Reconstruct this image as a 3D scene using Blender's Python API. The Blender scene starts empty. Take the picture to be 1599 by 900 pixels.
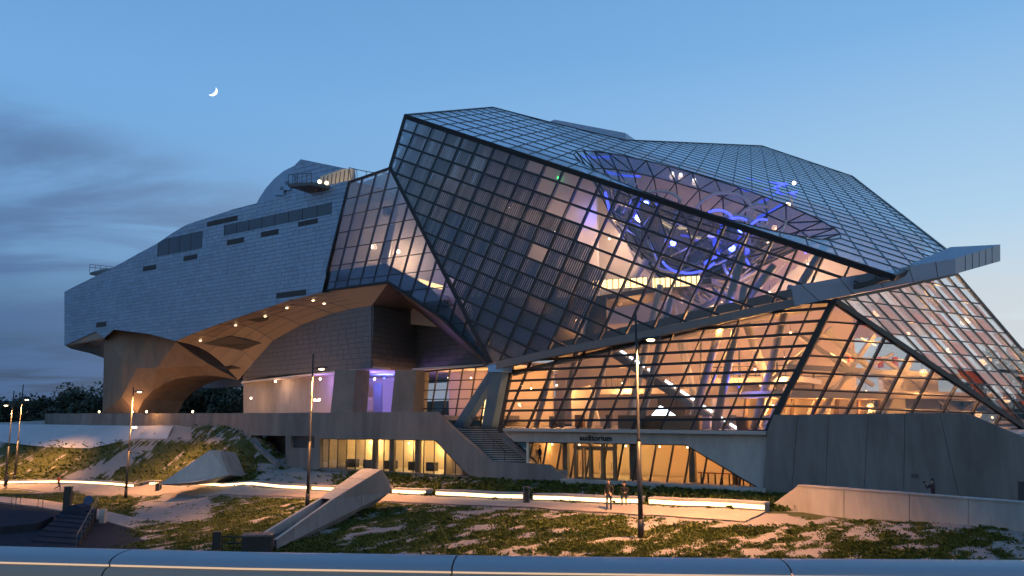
import bpy, bmesh, math, random
import numpy as np
from mathutils import Vector, Matrix, noise
random.seed(7); np.random.seed(7)
R = math.radians
sc = bpy.context.scene
C = sc.collection

# ------------------------------------------------------------------ camera
F = 1250.0; EYE = 10.0; PITCH = math.atan(195 / F)
cam_d = bpy.data.cameras.new('camera'); cam = bpy.data.objects.new('camera', cam_d); C.objects.link(cam)
cam_d.sensor_width = 36; cam_d.lens = 36 * F / 1599; cam_d.clip_start = 0.1; cam_d.clip_end = 9000
cam.location = (0, 0, EYE); cam.rotation_euler = (R(90) + PITCH, 0, 0); sc.camera = cam

# ------------------------------------------------------------------ sky
SUN_AZ = R(115)      # clockwise from +Y (view direction): sunset beyond the right edge
SUN_EL = R(3)
w = bpy.data.worlds.new('World'); sc.world = w; w.use_nodes = True
nt = w.node_tree; N = nt.nodes; L = nt.links
def nn(t, **k):
    n = N.new(t)
    for a, b in k.items(): setattr(n, a, b)
    return n
def lk(a, b): L.new(a, b)
def vmath(op, a, b=None):
    n = nn('ShaderNodeVectorMath', operation=op)
    for i, v in enumerate((a, b)):
        if v is None: continue
        if isinstance(v, (tuple, list)): n.inputs[i].default_value = v
        else: lk(v, n.inputs[i])
    return n
def smath(op, a, b=None, clamp=False):
    n = nn('ShaderNodeMath', operation=op); n.use_clamp = clamp
    for i, v in enumerate((a, b)):
        if v is None: continue
        if isinstance(v, (int, float)): n.inputs[i].default_value = v
        else: lk(v, n.inputs[i])
    return n.outputs[0]
def srgb(r, g, b):
    f = lambda c: c / 12.92 if c <= 0.04045 else ((c + 0.055) / 1.055) ** 2.4
    return (f(r / 255), f(g / 255), f(b / 255), 1)
tc = nn('ShaderNodeTexCoord')
dirn = vmath('NORMALIZE', tc.outputs['Generated']).outputs[0]
sep = nn('ShaderNodeSeparateXYZ'); lk(dirn, sep.inputs[0])
zc = smath('MAXIMUM', sep.outputs[2], 0.0)
def ramp(fac, pts):
    r = nn('ShaderNodeValToRGB'); e = r.color_ramp.elements
    e[0].position, e[0].color = pts[0]; e[1].position, e[1].color = pts[-1]
    for p, c in pts[1:-1]:
        q = e.new(p); q.color = c
    lk(fac, r.inputs[0]); return r.outputs[0]
# side of the sunset (bright) and the side away from it (dim)
toward = ramp(zc, [(0.0, srgb(226, 226, 224)), (0.10, srgb(220, 231, 238)), (0.22, srgb(182, 217, 244)), (0.42, srgb(130, 184, 236)), (0.75, srgb(88, 142, 202))])
away = ramp(zc, [(0.0, srgb(46, 68, 98)), (0.07, srgb(60, 88, 126)), (0.2, srgb(122, 170, 218)), (0.36, srgb(118, 174, 230)), (0.75, srgb(80, 130, 188))])
sd = (math.sin(SUN_AZ), math.cos(SUN_AZ), 0)
dot = vmath('DOT_PRODUCT', dirn, sd).outputs['Value']
mr = nn('ShaderNodeMapRange'); mr.interpolation_type = 'SMOOTHSTEP'
lk(dot, mr.inputs[0]); mr.inputs[1].default_value = -0.95; mr.inputs[2].default_value = 0.15
mx = nn('ShaderNodeMix', data_type='RGBA'); lk(mr.outputs[0], mx.inputs[0]); lk(away, mx.inputs[6]); lk(toward, mx.inputs[7])
# physical sky blended in
sky = nn('ShaderNodeTexSky', sky_type='NISHITA'); sky.sun_disc = False
sky.sun_elevation = SUN_EL; sky.sun_rotation = SUN_AZ; sky.ozone_density = 4; sky.dust_density = 0.2
sk2 = vmath('SCALE', sky.outputs[0]); sk2.inputs[3].default_value = 0.12
mx2 = nn('ShaderNodeMix', data_type='RGBA'); mx2.inputs[0].default_value = 0.08
lk(mx.outputs[2], mx2.inputs[6]); lk(sk2.outputs[0], mx2.inputs[7])
# thin streaky cloud layer, projected on a flat layer high above
den = smath('ADD', zc, 0.09)
cx = smath('DIVIDE', sep.outputs[0], den); cy = smath('DIVIDE', sep.outputs[1], den)
comb = nn('ShaderNodeCombineXYZ'); lk(cx, comb.inputs[0]); lk(cy, comb.inputs[1])
mp = nn('ShaderNodeMapping'); mp.inputs['Rotation'].default_value = (0, 0, R(-28)); mp.inputs['Scale'].default_value = (0.75, 1.5, 1)
lk(comb.outputs[0], mp.inputs[0])
n1 = nn('ShaderNodeTexNoise'); n1.inputs['Scale'].default_value = 1.3; n1.inputs['Detail'].default_value = 9; n1.inputs['Roughness'].default_value = 0.55; n1.inputs['Distortion'].default_value = 0.5
lk(mp.outputs[0], n1.inputs['Vector'])
cl = nn('ShaderNodeMapRange'); cl.interpolation_type = 'SMOOTHSTEP'
lk(n1.outputs[0], cl.inputs[0]); cl.inputs[1].default_value = 0.28; cl.inputs[2].default_value = 0.60
band = nn('ShaderNodeMapRange'); band.interpolation_type = 'SMOOTHSTEP'
zz_ = smath('ADD', zc, smath('MULTIPLY', smath('ADD', dot, 0.84), 0.38))
lk(zz_, band.inputs[0]); band.inputs[1].default_value = 0.365; band.inputs[2].default_value = 0.29
band2 = nn('ShaderNodeMapRange'); band2.interpolation_type = 'SMOOTHSTEP'; lk(zc, band2.inputs[0]); band2.inputs[1].default_value = 0.22; band2.inputs[2].default_value = 0.10
cf = smath('MULTIPLY', cl.outputs[0], smath('MAXIMUM', band.outputs[0], smath('MULTIPLY', band2.outputs[0], 0.8))); cf = smath('MULTIPLY', cf, 0.8)
ccol = nn('ShaderNodeMix', data_type='RGBA'); lk(mr.outputs[0], ccol.inputs[0])
ccol.inputs[6].default_value = srgb(76, 108, 154); ccol.inputs[7].default_value = srgb(206, 212, 218)
mx3 = nn('ShaderNodeMix', data_type='RGBA'); lk(cf, mx3.inputs[0]); lk(mx2.outputs[2], mx3.inputs[6]); lk(ccol.outputs[2], mx3.inputs[7])
bg = N['Background']; lk(mx3.outputs[2], bg.inputs[0]); bg.inputs[1].default_value = 1.0

sun_d = bpy.data.lights.new('sun', 'SUN'); sun = bpy.data.objects.new('sun', sun_d); C.objects.link(sun)
sun_d.energy = 0.08; sun_d.angle = R(25); sun_d.color = (1, 0.85, 0.72)
sun.rotation_euler = Vector((math.sin(SUN_AZ), math.cos(SUN_AZ), math.tan(SUN_EL + R(8)))).to_track_quat('Z', 'Y').to_euler()
sun.location = (80, -20, 60)

sc.view_settings.view_transform = 'Standard'; sc.view_settings.look = 'None'
sc.view_settings.exposure = 0; sc.view_settings.gamma = 1
sc.cycles.use_adaptive_sampling = True; sc.cycles.adaptive_threshold = 0.03; sc.cycles.adaptive_min_samples = 16
sc.cycles.use_denoising = True; sc.cycles.transparent_max_bounces = 24
sc.cycles.max_bounces = 4; sc.cycles.diffuse_bounces = 2; sc.cycles.glossy_bounces = 2
sc.cycles.sample_clamp_indirect = 4; sc.cycles.caustics_reflective = False; sc.cycles.caustics_refractive = False

# ------------------------------------------------------------------ measuring helpers
CP = Vector((0, 0, EYE))
def ray(px, py):
    u = (px - 799.5) / F; v = -(py - 450) / F
    return Vector((u, math.cos(PITCH) - v * math.sin(PITCH), v * math.cos(PITCH) + math.sin(PITCH)))
def P(px, py, D):
    d = ray(px, py); return CP + d * (D / d.y)
def PZ(px, py, z):
    d = ray(px, py); return CP + d * ((z - EYE) / d.z)
class Plane:
    def __init__(s, p, n):
        s.p = p.copy(); s.n = n.normalized()
        if s.n.dot(CP - p) < 0: s.n = -s.n
    @classmethod
    def pts(cls, a, b, c): return cls(a, (b - a).cross(c - a))
    def hit(s, px, py):
        d = ray(px, py); return CP + d * ((s.p - CP).dot(s.n) / d.dot(s.n))
    def off(s, k): return Plane(s.p + s.n * k, s.n)
def pix(p):
    d = p - CP
    fw = d.y * math.cos(PITCH) + d.z * math.sin(PITCH); up = -d.y * math.sin(PITCH) + d.z * math.cos(PITCH)
    return (799.5 + F * d.x / fw, 450 - F * up / fw)
# building frame: u along the facade to the right, wv behind the facade
UD = Vector((0.848, -0.53, 0)); WD = Vector((0.53, 0.848, 0)); B0 = Vector((0, 69.7, 0))
def BU(u, wv, z): return B0 + UD * u + WD * wv + Vector((0, 0, z))
BASE = Plane(B0, WD)

# ------------------------------------------------------------------ object helpers
LOCS = {}
def empty(name, loc, label=None, cat=None, group=None):
    o = bpy.data.objects.new(name, None); C.objects.link(o); o.location = loc; o.empty_display_size = 0.3
    LOCS[o.name] = Vector(loc)
    if label: tag(o, label, cat, group)
    return o
def tag(o, label, cat=None, group=None, kind=None):
    if label: o['label'] = label
    if cat: o['category'] = cat
    if group: o['group'] = group
    if kind: o['kind'] = kind
    return o
def attach(o, parent):
    if parent is not None:
        o.parent = parent
        if parent.name in LOCS: o.matrix_parent_inverse = Matrix.Translation(-LOCS[parent.name])
def mesh(name, V, Fc, mat, parent=None, smooth=False):
    me = bpy.data.meshes.new(name); me.from_pydata([tuple(v) for v in V], [], Fc); me.update()
    if mat is not None: me.materials.append(mat)
    if smooth: me.polygons.foreach_set('use_smooth', [True] * len(me.polygons))
    o = bpy.data.objects.new(name, me); C.objects.link(o); attach(o, parent); return o
class MB:
    def __init__(s): s.V = []; s.F = []
    def add(s, V, Fc):
        k = len(s.V); s.V += [Vector(v) for v in V]; s.F += [[i + k for i in f] for f in Fc]; return s
    def poly(s, pts, ext):          # prism: polygon pushed along ext
        n = len(pts); ext = Vector(ext)
        nr = Vector((0, 0, 0))
        for i in range(n): nr += pts[i].cross(pts[(i + 1) % n])
        if nr.dot(ext) > 0: pts = pts[::-1]
        s.add(list(pts) + [p + ext for p in pts], [list(range(n)), list(range(2 * n - 1, n - 1, -1))] + [[(i + 1) % n, i, n + i, n + (i + 1) % n] for i in range(n)])
        return s
    def bar(s, p, q, wv, nv, wd, d0, d1):   # p->q, width along wv, depth along nv from d0 to d1
        wv = wv.normalized(); nv = nv.normalized()
        a = wv * (wd / 2)
        pts = [p - a, p + a, q + a, q - a]
        return s.poly([x + nv * d0 for x in pts], nv * (d1 - d0))
    def beam(s, p, q, t, up=Vector((0, 0, 1)), t2=None):
        d = (q - p).normalized()
        a = d.cross(up)
        if a.length < 1e-3: a = d.cross(Vector((1, 0, 0)))
        a.normalize(); b = a.cross(d)
        return s.bar(p, q, a, b, t, -(t2 or t) / 2, (t2 or t) / 2)
    def box(s, c, x, y, z, rz=0):
        m = Matrix.Rotation(rz, 3, 'Z'); c = Vector(c)
        pts = [c + m @ Vector((sx * x / 2, sy * y / 2, -z / 2)) for sx, sy in ((-1, -1), (1, -1), (1, 1), (-1, 1))]
        return s.poly(pts, Vector((0, 0, z)))
    def tube(s, pts, rad, n=10, cap=True):
        pts = [Vector(p) for p in pts]
        if not isinstance(rad, (list, tuple)): rad = [rad] * len(pts)
        k = len(s.V); ref = None
        for i, p in enumerate(pts):
            d = (pts[min(i + 1, len(pts) - 1)] - pts[max(i - 1, 0)]).normalized()
            if ref is None: ref = d.orthogonal().normalized()
            a = (ref - d * ref.dot(d)).normalized(); ref = a; b = d.cross(a)
            for j in range(n):
                t = 2 * math.pi * j / n; s.V.append(p + (a * math.cos(t) + b * math.sin(t)) * rad[i])
        for i in range(len(pts) - 1):
            for j in range(n):
                s.F.append([k + i * n + j, k + i * n + (j + 1) % n, k + (i + 1) * n + (j + 1) % n, k + (i + 1) * n + j])
        if cap:
            s.F.append([k + j for j in range(n)][::-1]); s.F.append([k + (len(pts) - 1) * n + j for j in range(n)])
        return s
    def ball(s, c, r, n=10, m=7, sq=1.0):
        c = Vector(c); k = len(s.V)
        s.V.append(c + Vector((0, 0, r * sq)))
        for i in range(1, m):
            t = math.pi * i / m
            for j in range(n):
                p = 2 * math.pi * j / n; s.V.append(c + Vector((r * math.sin(t) * math.cos(p), r * math.sin(t) * math.sin(p), r * sq * math.cos(t))))
        s.V.append(c - Vector((0, 0, r * sq))); e = len(s.V) - 1
        for j in range(n):
            s.F.append([k, k + 1 + j, k + 1 + (j + 1) % n]); s.F.append([e, e - n + (j + 1) % n, e - n + j])
        for i in range(m - 2):
            for j in range(n):
                a = k + 1 + i * n + j; b = k + 1 + i * n + (j + 1) % n; s.F.append([a, a + n, b + n, b])
        return s
    def build(s, name, mat, parent=None, smooth=False): return mesh(name, s.V, s.F, mat, parent, smooth)

# ------------------------------------------------------------------ materials
M = {}
def mat(name, col, rough=0.6, metal=0.0, var=0.0, nscale=3.0, namp=0.0, bump=0.0, island=False, spec=0.5, stretch=(1, 1, 1), bscale=None):
    m = bpy.data.materials.new(name); m.use_nodes = True; t = m.node_tree; b = t.nodes['Principled BSDF']
    b.inputs['Roughness'].default_value = rough; b.inputs['Metallic'].default_value = metal
    b.inputs['Specular IOR Level'].default_value = spec
    b.inputs['Base Color'].default_value = (*col, 1)
    out = None
    if namp or bump:
        g = t.nodes.new('ShaderNodeNewGeometry'); mp_ = t.nodes.new('ShaderNodeMapping'); mp_.inputs['Scale'].default_value = stretch
        t.links.new(g.outputs['Position'], mp_.inputs[0])
        n = t.nodes.new('ShaderNodeTexNoise'); n.inputs['Scale'].default_value = nscale; n.inputs['Detail'].default_value = 8; n.inputs['Roughness'].default_value = 0.65
        t.links.new(mp_.outputs[0], n.inputs['Vector'])
        n2 = t.nodes.new('ShaderNodeTexNoise'); n2.inputs['Scale'].default_value = nscale * 0.17; n2.inputs['Detail'].default_value = 4
        t.links.new(mp_.outputs[0], n2.inputs['Vector'])
        ad = t.nodes.new('ShaderNodeMath'); ad.operation = 'ADD'; t.links.new(n.outputs[0], ad.inputs[0]); t.links.new(n2.outputs[0], ad.inputs[1])
        mr_ = t.nodes.new('ShaderNodeMapRange'); t.links.new(ad.outputs[0], mr_.inputs[0])
        mr_.inputs[1].default_value = 0.7; mr_.inputs[2].default_value = 1.3; mr_.inputs[3].default_value = 1 - namp; mr_.inputs[4].default_value = 1 + namp
        out = mr_.outputs[0]
        if bump:
            bn = t.nodes.new('ShaderNodeTexNoise'); bn.inputs['Scale'].default_value = bscale or nscale * 4; bn.inputs['Detail'].default_value = 6
            t.links.new(mp_.outputs[0], bn.inputs['Vector'])
            bp = t.nodes.new('ShaderNodeBump'); bp.inputs['Strength'].default_value = bump; bp.inputs['Distance'].default_value = 0.05
            t.links.new(bn.outputs[0], bp.inputs['Height']); t.links.new(bp.outputs[0], b.inputs['Normal'])
    if var:
        if island:
            g2 = t.nodes.new('ShaderNodeNewGeometry'); rnd = g2.outputs['Random Per Island']
        else:
            g2 = t.nodes.new('ShaderNodeObjectInfo'); rnd = g2.outputs['Random']
        m2 = t.nodes.new('ShaderNodeMapRange'); t.links.new(rnd, m2.inputs[0]); m2.inputs[3].default_value = 1 - var; m2.inputs[4].default_value = 1 + var
        if out is not None:
            q = t.nodes.new('ShaderNodeMath'); q.operation = 'MULTIPLY'; t.links.new(out, q.inputs[0]); t.links.new(m2.outputs[0], q.inputs[1]); out = q.outputs[0]
        else: out = m2.outputs[0]
    if out is not None:
        vs = t.nodes.new('ShaderNodeVectorMath'); vs.operation = 'SCALE'; vs.inputs[0].default_value = col; t.links.new(out, vs.inputs[3])
        t.links.new(vs.outputs[0], b.inputs['Base Color'])
    M[name] = m; return m
def emis(name, col, st):
    m = bpy.data.materials.new(name); m.use_nodes = True; b = m.node_tree.nodes['Principled BSDF']
    b.inputs['Base Color'].default_value = (*[c * 0.5 for c in col], 1); b.inputs['Emission Color'].default_value = (*col, 1); b.inputs['Emission Strength'].default_value = st
    M[name] = m; return m
def glass(name, tint, ior=1.5, boost=1.0, rough=0.01, base=0.0, tilt=0.03):
    m = bpy.data.materials.new(name); m.use_nodes = True; t = m.node_tree
    for n in list(t.nodes):
        if n.type != 'OUTPUT_MATERIAL': t.nodes.remove(n)
    o = t.nodes['Material Output']; tr = t.nodes.new('ShaderNodeBsdfTransparent'); tr.inputs[0].default_value = (*tint, 1)
    gl = t.nodes.new('ShaderNodeBsdfGlossy'); gl.inputs['Roughness'].default_value = rough; gl.inputs[0].default_value = (0.95, 0.97, 1, 1)
    fr = t.nodes.new('ShaderNodeFresnel'); fr.inputs[0].default_value = ior
    # every pane sits at a slightly different angle
    oi = t.nodes.new('ShaderNodeObjectInfo'); wn = t.nodes.new('ShaderNodeTexWhiteNoise'); wn.noise_dimensions = '1D'; t.links.new(oi.outputs['Random'], wn.inputs['W'])
    sb_ = t.nodes.new('ShaderNodeVectorMath'); sb_.operation = 'MULTIPLY_ADD'; t.links.new(wn.outputs['Color'], sb_.inputs[0]); sb_.inputs[1].default_value = (tilt,) * 3; sb_.inputs[2].default_value = (-tilt / 2,) * 3
    g = t.nodes.new('ShaderNodeNewGeometry'); ad_ = t.nodes.new('ShaderNodeVectorMath'); ad_.operation = 'ADD'; t.links.new(g.outputs['Normal'], ad_.inputs[0]); t.links.new(sb_.outputs[0], ad_.inputs[1])
    no_ = t.nodes.new('ShaderNodeVectorMath'); no_.operation = 'NORMALIZE'; t.links.new(ad_.outputs[0], no_.inputs[0]); t.links.new(no_.outputs[0], gl.inputs['Normal'])
    mu = t.nodes.new('ShaderNodeMath'); mu.operation = 'MULTIPLY_ADD'; mu.use_clamp = True; mu.inputs[1].default_value = boost; mu.inputs[2].default_value = base
    t.links.new(fr.outputs[0], mu.inputs[0])
    mi = t.nodes.new('ShaderNodeMixShader'); t.links.new(mu.outputs[0], mi.inputs[0]); t.links.new(tr.outputs[0], mi.inputs[1]); t.links.new(gl.outputs[0], mi.inputs[2])
    t.links.new(mi.outputs[0], o.inputs[0]); M[name] = m; return m

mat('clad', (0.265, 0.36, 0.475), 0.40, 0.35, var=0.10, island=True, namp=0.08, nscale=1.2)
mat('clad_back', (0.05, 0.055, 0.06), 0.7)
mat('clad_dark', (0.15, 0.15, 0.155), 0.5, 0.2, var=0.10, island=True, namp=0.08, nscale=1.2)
mat('soffit', (0.25, 0.20, 0.16), 0.5, 0.15, namp=0.06, nscale=0.8)
mat('vent', (0.035, 0.037, 0.042), 0.6)
mat('concrete', (0.20, 0.195, 0.19), 0.85, namp=0.22, nscale=1.2, bump=0.25, bscale=9, stretch=(1, 1, 0.55))
mat('concrete_dark', (0.185, 0.165, 0.15), 0.85, namp=0.38, nscale=1.0, bump=0.35, bscale=7, stretch=(1, 1, 0.18))
mat('concrete_light', (0.36, 0.33, 0.30), 0.85, namp=0.26, nscale=1.3, bump=0.3, bscale=8, stretch=(1, 1, 0.25))
mat('pylon_concrete', (0.18, 0.135, 0.10), 0.85, namp=0.3, nscale=0.9, bump=0.3, bscale=6, stretch=(1, 1, 0.2))  # brown of the warm light on the pylon put into the concrete colour
mat('pale_slab', (0.46, 0.47, 0.49), 0.9, namp=0.10, nscale=0.9, bump=0.2)
mat('steel', (0.022, 0.024, 0.028), 0.45, 0.3)
mat('window_dark', (0.03, 0.05, 0.075), 0.15, spec=0.8)
mat('steel_grey', (0.09, 0.095, 0.10), 0.45, 0.4)
mat('steel_paint', (0.38, 0.36, 0.34), 0.5)
mat('beam_clad', (0.16, 0.15, 0.145), 0.5, 0.3)
mat('blue_steel', (0.10, 0.15, 0.22), 0.4, 0.3)
mat('blue_light_tint', (0.20, 0.38, 0.60), 0.5)  # blue light on the forked column put into its colour
mat('fin', (0.10, 0.155, 0.24), 0.4, 0.35, namp=0.05, nscale=0.7)
mat('plaster', (0.62, 0.57, 0.52), 0.9, namp=0.05, nscale=0.4)
mat('plaster_warm', (0.66, 0.55, 0.42), 0.9, namp=0.06, nscale=0.4)
mat('slab', (0.13, 0.12, 0.12), 0.7)
mat('floor_stone', (0.40, 0.36, 0.32), 0.5)
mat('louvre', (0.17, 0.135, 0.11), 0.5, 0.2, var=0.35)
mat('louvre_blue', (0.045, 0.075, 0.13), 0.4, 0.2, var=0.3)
mat('blind', (0.20, 0.10, 0.05), 0.7, var=0.2)
bt_ = M['blind'].node_tree; _tr = bt_.nodes.new('ShaderNodeBsdfTranslucent'); _tr.inputs[0].default_value = (0.62, 0.30, 0.12, 1)
_mx = bt_.nodes.new('ShaderNodeMixShader'); _mx.inputs[0].default_value = 0.65; bt_.links.new(bt_.nodes['Principled BSDF'].outputs[0], _mx.inputs[1]); bt_.links.new(_tr.outputs[0], _mx.inputs[2]); bt_.links.new(_mx.outputs[0], bt_.nodes['Material Output'].inputs[0])
mat('wood', (0.22, 0.12, 0.05), 0.5, namp=0.15, nscale=3)
mat('dark_furniture', (0.03, 0.028, 0.026), 0.5)
mat('path', (0.34, 0.28, 0.24), 0.9, namp=0.15, nscale=2.5, bump=0.3)
mat('deck', (0.022, 0.028, 0.04), 0.95, spec=0.1, namp=0.25, nscale=2.0, bump=0.3, stretch=(1, 6, 1))
mat('rail_metal', (0.26, 0.285, 0.32), 0.45, 0.2, namp=0.03, nscale=4)
mat('rail_warm_light', (0.36, 0.25, 0.18), 0.5)  # warm lamplight on the rail's lower face put into its colour
mat('pole', (0.035, 0.035, 0.038), 0.45, 0.5)
mat('black', (0.012, 0.012, 0.013), 0.5)
mat('sign_blue', (0.03, 0.07, 0.16), 0.4)
mat('skin', (0.42, 0.26, 0.19), 0.6)
mat('hair', (0.015, 0.011, 0.009), 0.6)
mat('cloth_black', (0.016, 0.016, 0.02), 0.9)
mat('cloth_navy', (0.02, 0.025, 0.045), 0.9)
mat('cloth_orange', (0.75, 0.10, 0.03), 0.8)
mat('cloth_grey', (0.09, 0.08, 0.085), 0.9)
mat('cloth_wine', (0.07, 0.03, 0.035), 0.9)
mat('leaf_tree', (0.028, 0.04, 0.022), 0.7, var=0.35, island=True)
mat('bark', (0.05, 0.04, 0.03), 0.9)
mat('hill', (0.03, 0.036, 0.03), 0.95, namp=0.4, nscale=0.15)
mat('red_seat', (0.35, 0.03, 0.03), 0.6)
WARM = (1.0, 0.45, 0.14); SODIUM = (1.0, 0.44, 0.14); SOFTW = (1.0, 0.60, 0.33); YEL = (1.0, 0.66, 0.25); BLUE = (0.12, 0.16, 1.0); VIOL = (0.34, 0.22, 1.0)
emis('lamp_warm', (1.0, 0.70, 0.38), 9); emis('lamp_white', (1.0, 0.80, 0.55), 9); emis('led_bench', (1.0, 0.68, 0.33), 3.4)
emis('rail_highlight', (1.0, 0.66, 0.42), 0.7); emis('blue_glow', (0.07, 0.10, 1.0), 2.2); emis('led_white', (0.85, 0.92, 1.0), 5.0); emis('led_gold', (1.0, 0.68, 0.28), 3.0)
emis('exit_green', (0.05, 1.0, 0.2), 4); emis('moon', (1.0, 0.97, 0.90), 3.0)
glass('glass', (0.95, 0.95, 0.95), 1.45, 0.55)
glass('glass_upper', (0.92, 0.92, 0.94), 1.5, 0.5)
glass('glass_roof', (0.72, 0.77, 0.86), 1.5, 0.65, base=0.03, tilt=0.012)
glass('glass_room', (0.95, 0.93, 0.88), 1.45, 0.8)
glass('glass_dark', (0.10, 0.13, 0.16), 1.5, 1.5, base=0.10, rough=0.05)

def lamp_light(name, loc, watts, col, parent, radius=0.15, spot=None, aim=None, blend=0.6):
    d = bpy.data.lights.new(name, 'SPOT' if spot else 'POINT'); d.energy = watts; d.color = col; d.shadow_soft_size = radius
    o = bpy.data.objects.new(name, d); C.objects.link(o); o.location = loc
    if spot:
        d.spot_size = R(spot); d.spot_blend = blend
        o.rotation_euler = (Vector(aim) if aim else Vector((0, 0, -1))).to_track_quat('-Z', 'Y').to_euler()
    attach(o, parent); return o
def globe_lamp(loc, watts, col, parent, r=0.14, m='lamp_warm', name='ceiling_lamp', cord=0.5, light=True):
    loc = Vector(loc)
    b = MB().ball(loc, r, 10, 7); o = b.build(name, M[m], parent, True)
    MB().tube([loc + Vector((0, 0, r)), loc + Vector((0, 0, r + cord))], 0.02, 6).build('lamp_cord', M['steel'], o)
    if light: lamp_light('lamp_glow', loc - Vector((0, 0, r + 0.12)), watts, col, parent, 0.3)
    return o

# ------------------------------------------------------------------ facade grids
def clip_rect(poly, a0, a1, b0, b1):
    for ax, lim, sg in ((0, a0, 1), (0, a1, -1), (1, b0, 1), (1, b1, -1)):
        out = []
        for i in range(len(poly)):
            p, q = poly[i], poly[(i + 1) % len(poly)]
            ip = sg * (p[ax] - lim) >= 0; iq = sg * (q[ax] - lim) >= 0
            if ip: out.append(p)
            if ip != iq:
                t = (lim - p[ax]) / (q[ax] - p[ax]); out.append((p[0] + t * (q[0] - p[0]), p[1] + t * (q[1] - p[1])))
        poly = out
        if len(poly) < 3: return []
    return poly
def area2(p): return 0.5 * abs(sum(p[i][0] * p[(i + 1) % len(p)][1] - p[(i + 1) % len(p)][0] * p[i][1] for i in range(len(p))))
def spans(poly, ax, v):
    xs = []
    for i in range(len(poly)):
        p, q = poly[i], poly[(i + 1) % len(poly)]
        if (p[ax] - v) * (q[ax] - v) < 0:
            t = (v - p[ax]) / (q[ax] - p[ax]); xs.append(p[1 - ax] + t * (q[1 - ax] - p[1 - ax]))
    xs.sort(); return list(zip(xs[::2], xs[1::2]))
class Grid:
    """oblique grid on a plane; A and B are image-measured directions"""
    def __init__(s, plane, outline_px, A, B, origin):
        s.pl = plane; s.O = plane.hit(*origin)
        s.A = (plane.hit(*A[1]) - plane.hit(*A[0])).normalized(); s.B = (plane.hit(*B[1]) - plane.hit(*B[0])).normalized()
        s.out = [s.ab(plane.hit(*p)) for p in outline_px]
    def ab(s, p):
        d = p - s.O; aa = s.A.dot(s.A); bb = s.B.dot(s.B); ab = s.A.dot(s.B); da = d.dot(s.A); db = d.dot(s.B); det = aa * bb - ab * ab
        return ((da * bb - db * ab) / det, (db * aa - da * ab) / det)
    def pt(s, a, b): return s.O + s.A * a + s.B * b
    def box(s):
        return min(p[0] for p in s.out), max(p[0] for p in s.out), min(p[1] for p in s.out), max(p[1] for p in s.out)
def inset(pts, d):
    c = sum(pts, Vector()) / len(pts); out = []
    for p in pts:
        v = c - p; out.append(p + v.normalized() * min(d, v.length * 0.5) if v.length > 1e-6 else p)
    return out
ALLP = []
def facade(name, parent, g, sa, sb, pane_m, frame_m, wa=0.07, wb=0.09, depth=0.22, edge=0.16, label=None, pane_fn=None, a_skip=None, min_area=0.02):
    n = g.pl.n; a0, a1, b0, b1 = g.box()
    fr = MB(); pts = [g.pt(*p) for p in g.out]
    for i in range(len(pts)):
        p, q = pts[i], pts[(i + 1) % len(pts)]; d = (q - p).normalized()
        fr.bar(p, q, d.cross(n), n, edge, -depth * 0.95, 0.071)
    fo = fr.build(name, frame_m, parent)
    if label: fo['label'] = label
    ia0, ia1 = math.floor(a0 / sa), math.ceil(a1 / sa); ib0, ib1 = math.floor(b0 / sb), math.ceil(b1 / sb)
    for i in range(ia0 + 1, ia1):
        for (s0, s1) in spans(g.out, 0, i * sa):
            if s1 - s0 > 0.3: MB().bar(g.pt(i * sa, s0), g.pt(i * sa, s1), g.B.cross(n), n, wa, -depth, 0.05).build('mullion', frame_m, fo)
    for j in range(ib0 + 1, ib1):
        for (s0, s1) in spans(g.out, 1, j * sb):
            if s1 - s0 > 0.3: MB().bar(g.pt(s0, j * sb), g.pt(s1, j * sb), g.A.cross(n), n, wb, -depth * 0.8, 0.06).build('transom', frame_m, fo)
    cells = []
    for i in range(ia0, ia1):
        for j in range(ib0, ib1):
            c = clip_rect(g.out, i * sa, (i + 1) * sa, j * sb, (j + 1) * sb)
            if len(c) >= 3 and area2(c) > min_area:
                q = [g.pt(*p) for p in c]; ctr = sum(q, Vector()) / len(q)
                cells.append((i, j, c, q, ctr))
    ALLP.append(len(cells))
    for (i, j, c, q, ctr) in cells:
        pm = pane_fn(i, j, pix(ctr)) if pane_fn else pane_m
        if pm is None: continue
        MB().poly(inset(q, 0.02), n * 0.025).build('pane', pm, fo)
    return fo, cells

# ------------------------------------------------------------------ glass hall
hall = empty('glass_hall', BU(10, 8, 8.6), 'huge faceted glass hall glowing warm inside, crossing the right half of the picture', 'building')
Bv = P(768, 573, 70.0); Cv = P(1238, 474, 58.0); Av = P(633, 180, 76.0)
UF = Plane.pts(Bv, Cv, Av)
Apx = P(608, 260, 79.0)
uf_out = [(633, 181), (609, 262), (768, 572), (860, 551), (1005, 523), (1151, 492), (1250, 470), (1395, 432)]
gU = Grid(UF, uf_out, ((633, 181), (1119, 338)), ((974, 500), (1048, 335)), (633, 181))
print('upper grid', gU.box())
fU, cellsU = facade('upper_facade', hall, gU, 1.92, 1.42, M['glass_upper'], M['steel'], 0.13, 0.19, 0.3, 0.32, 'large tilted upper glass wall with dark louvres on its left')
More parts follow.
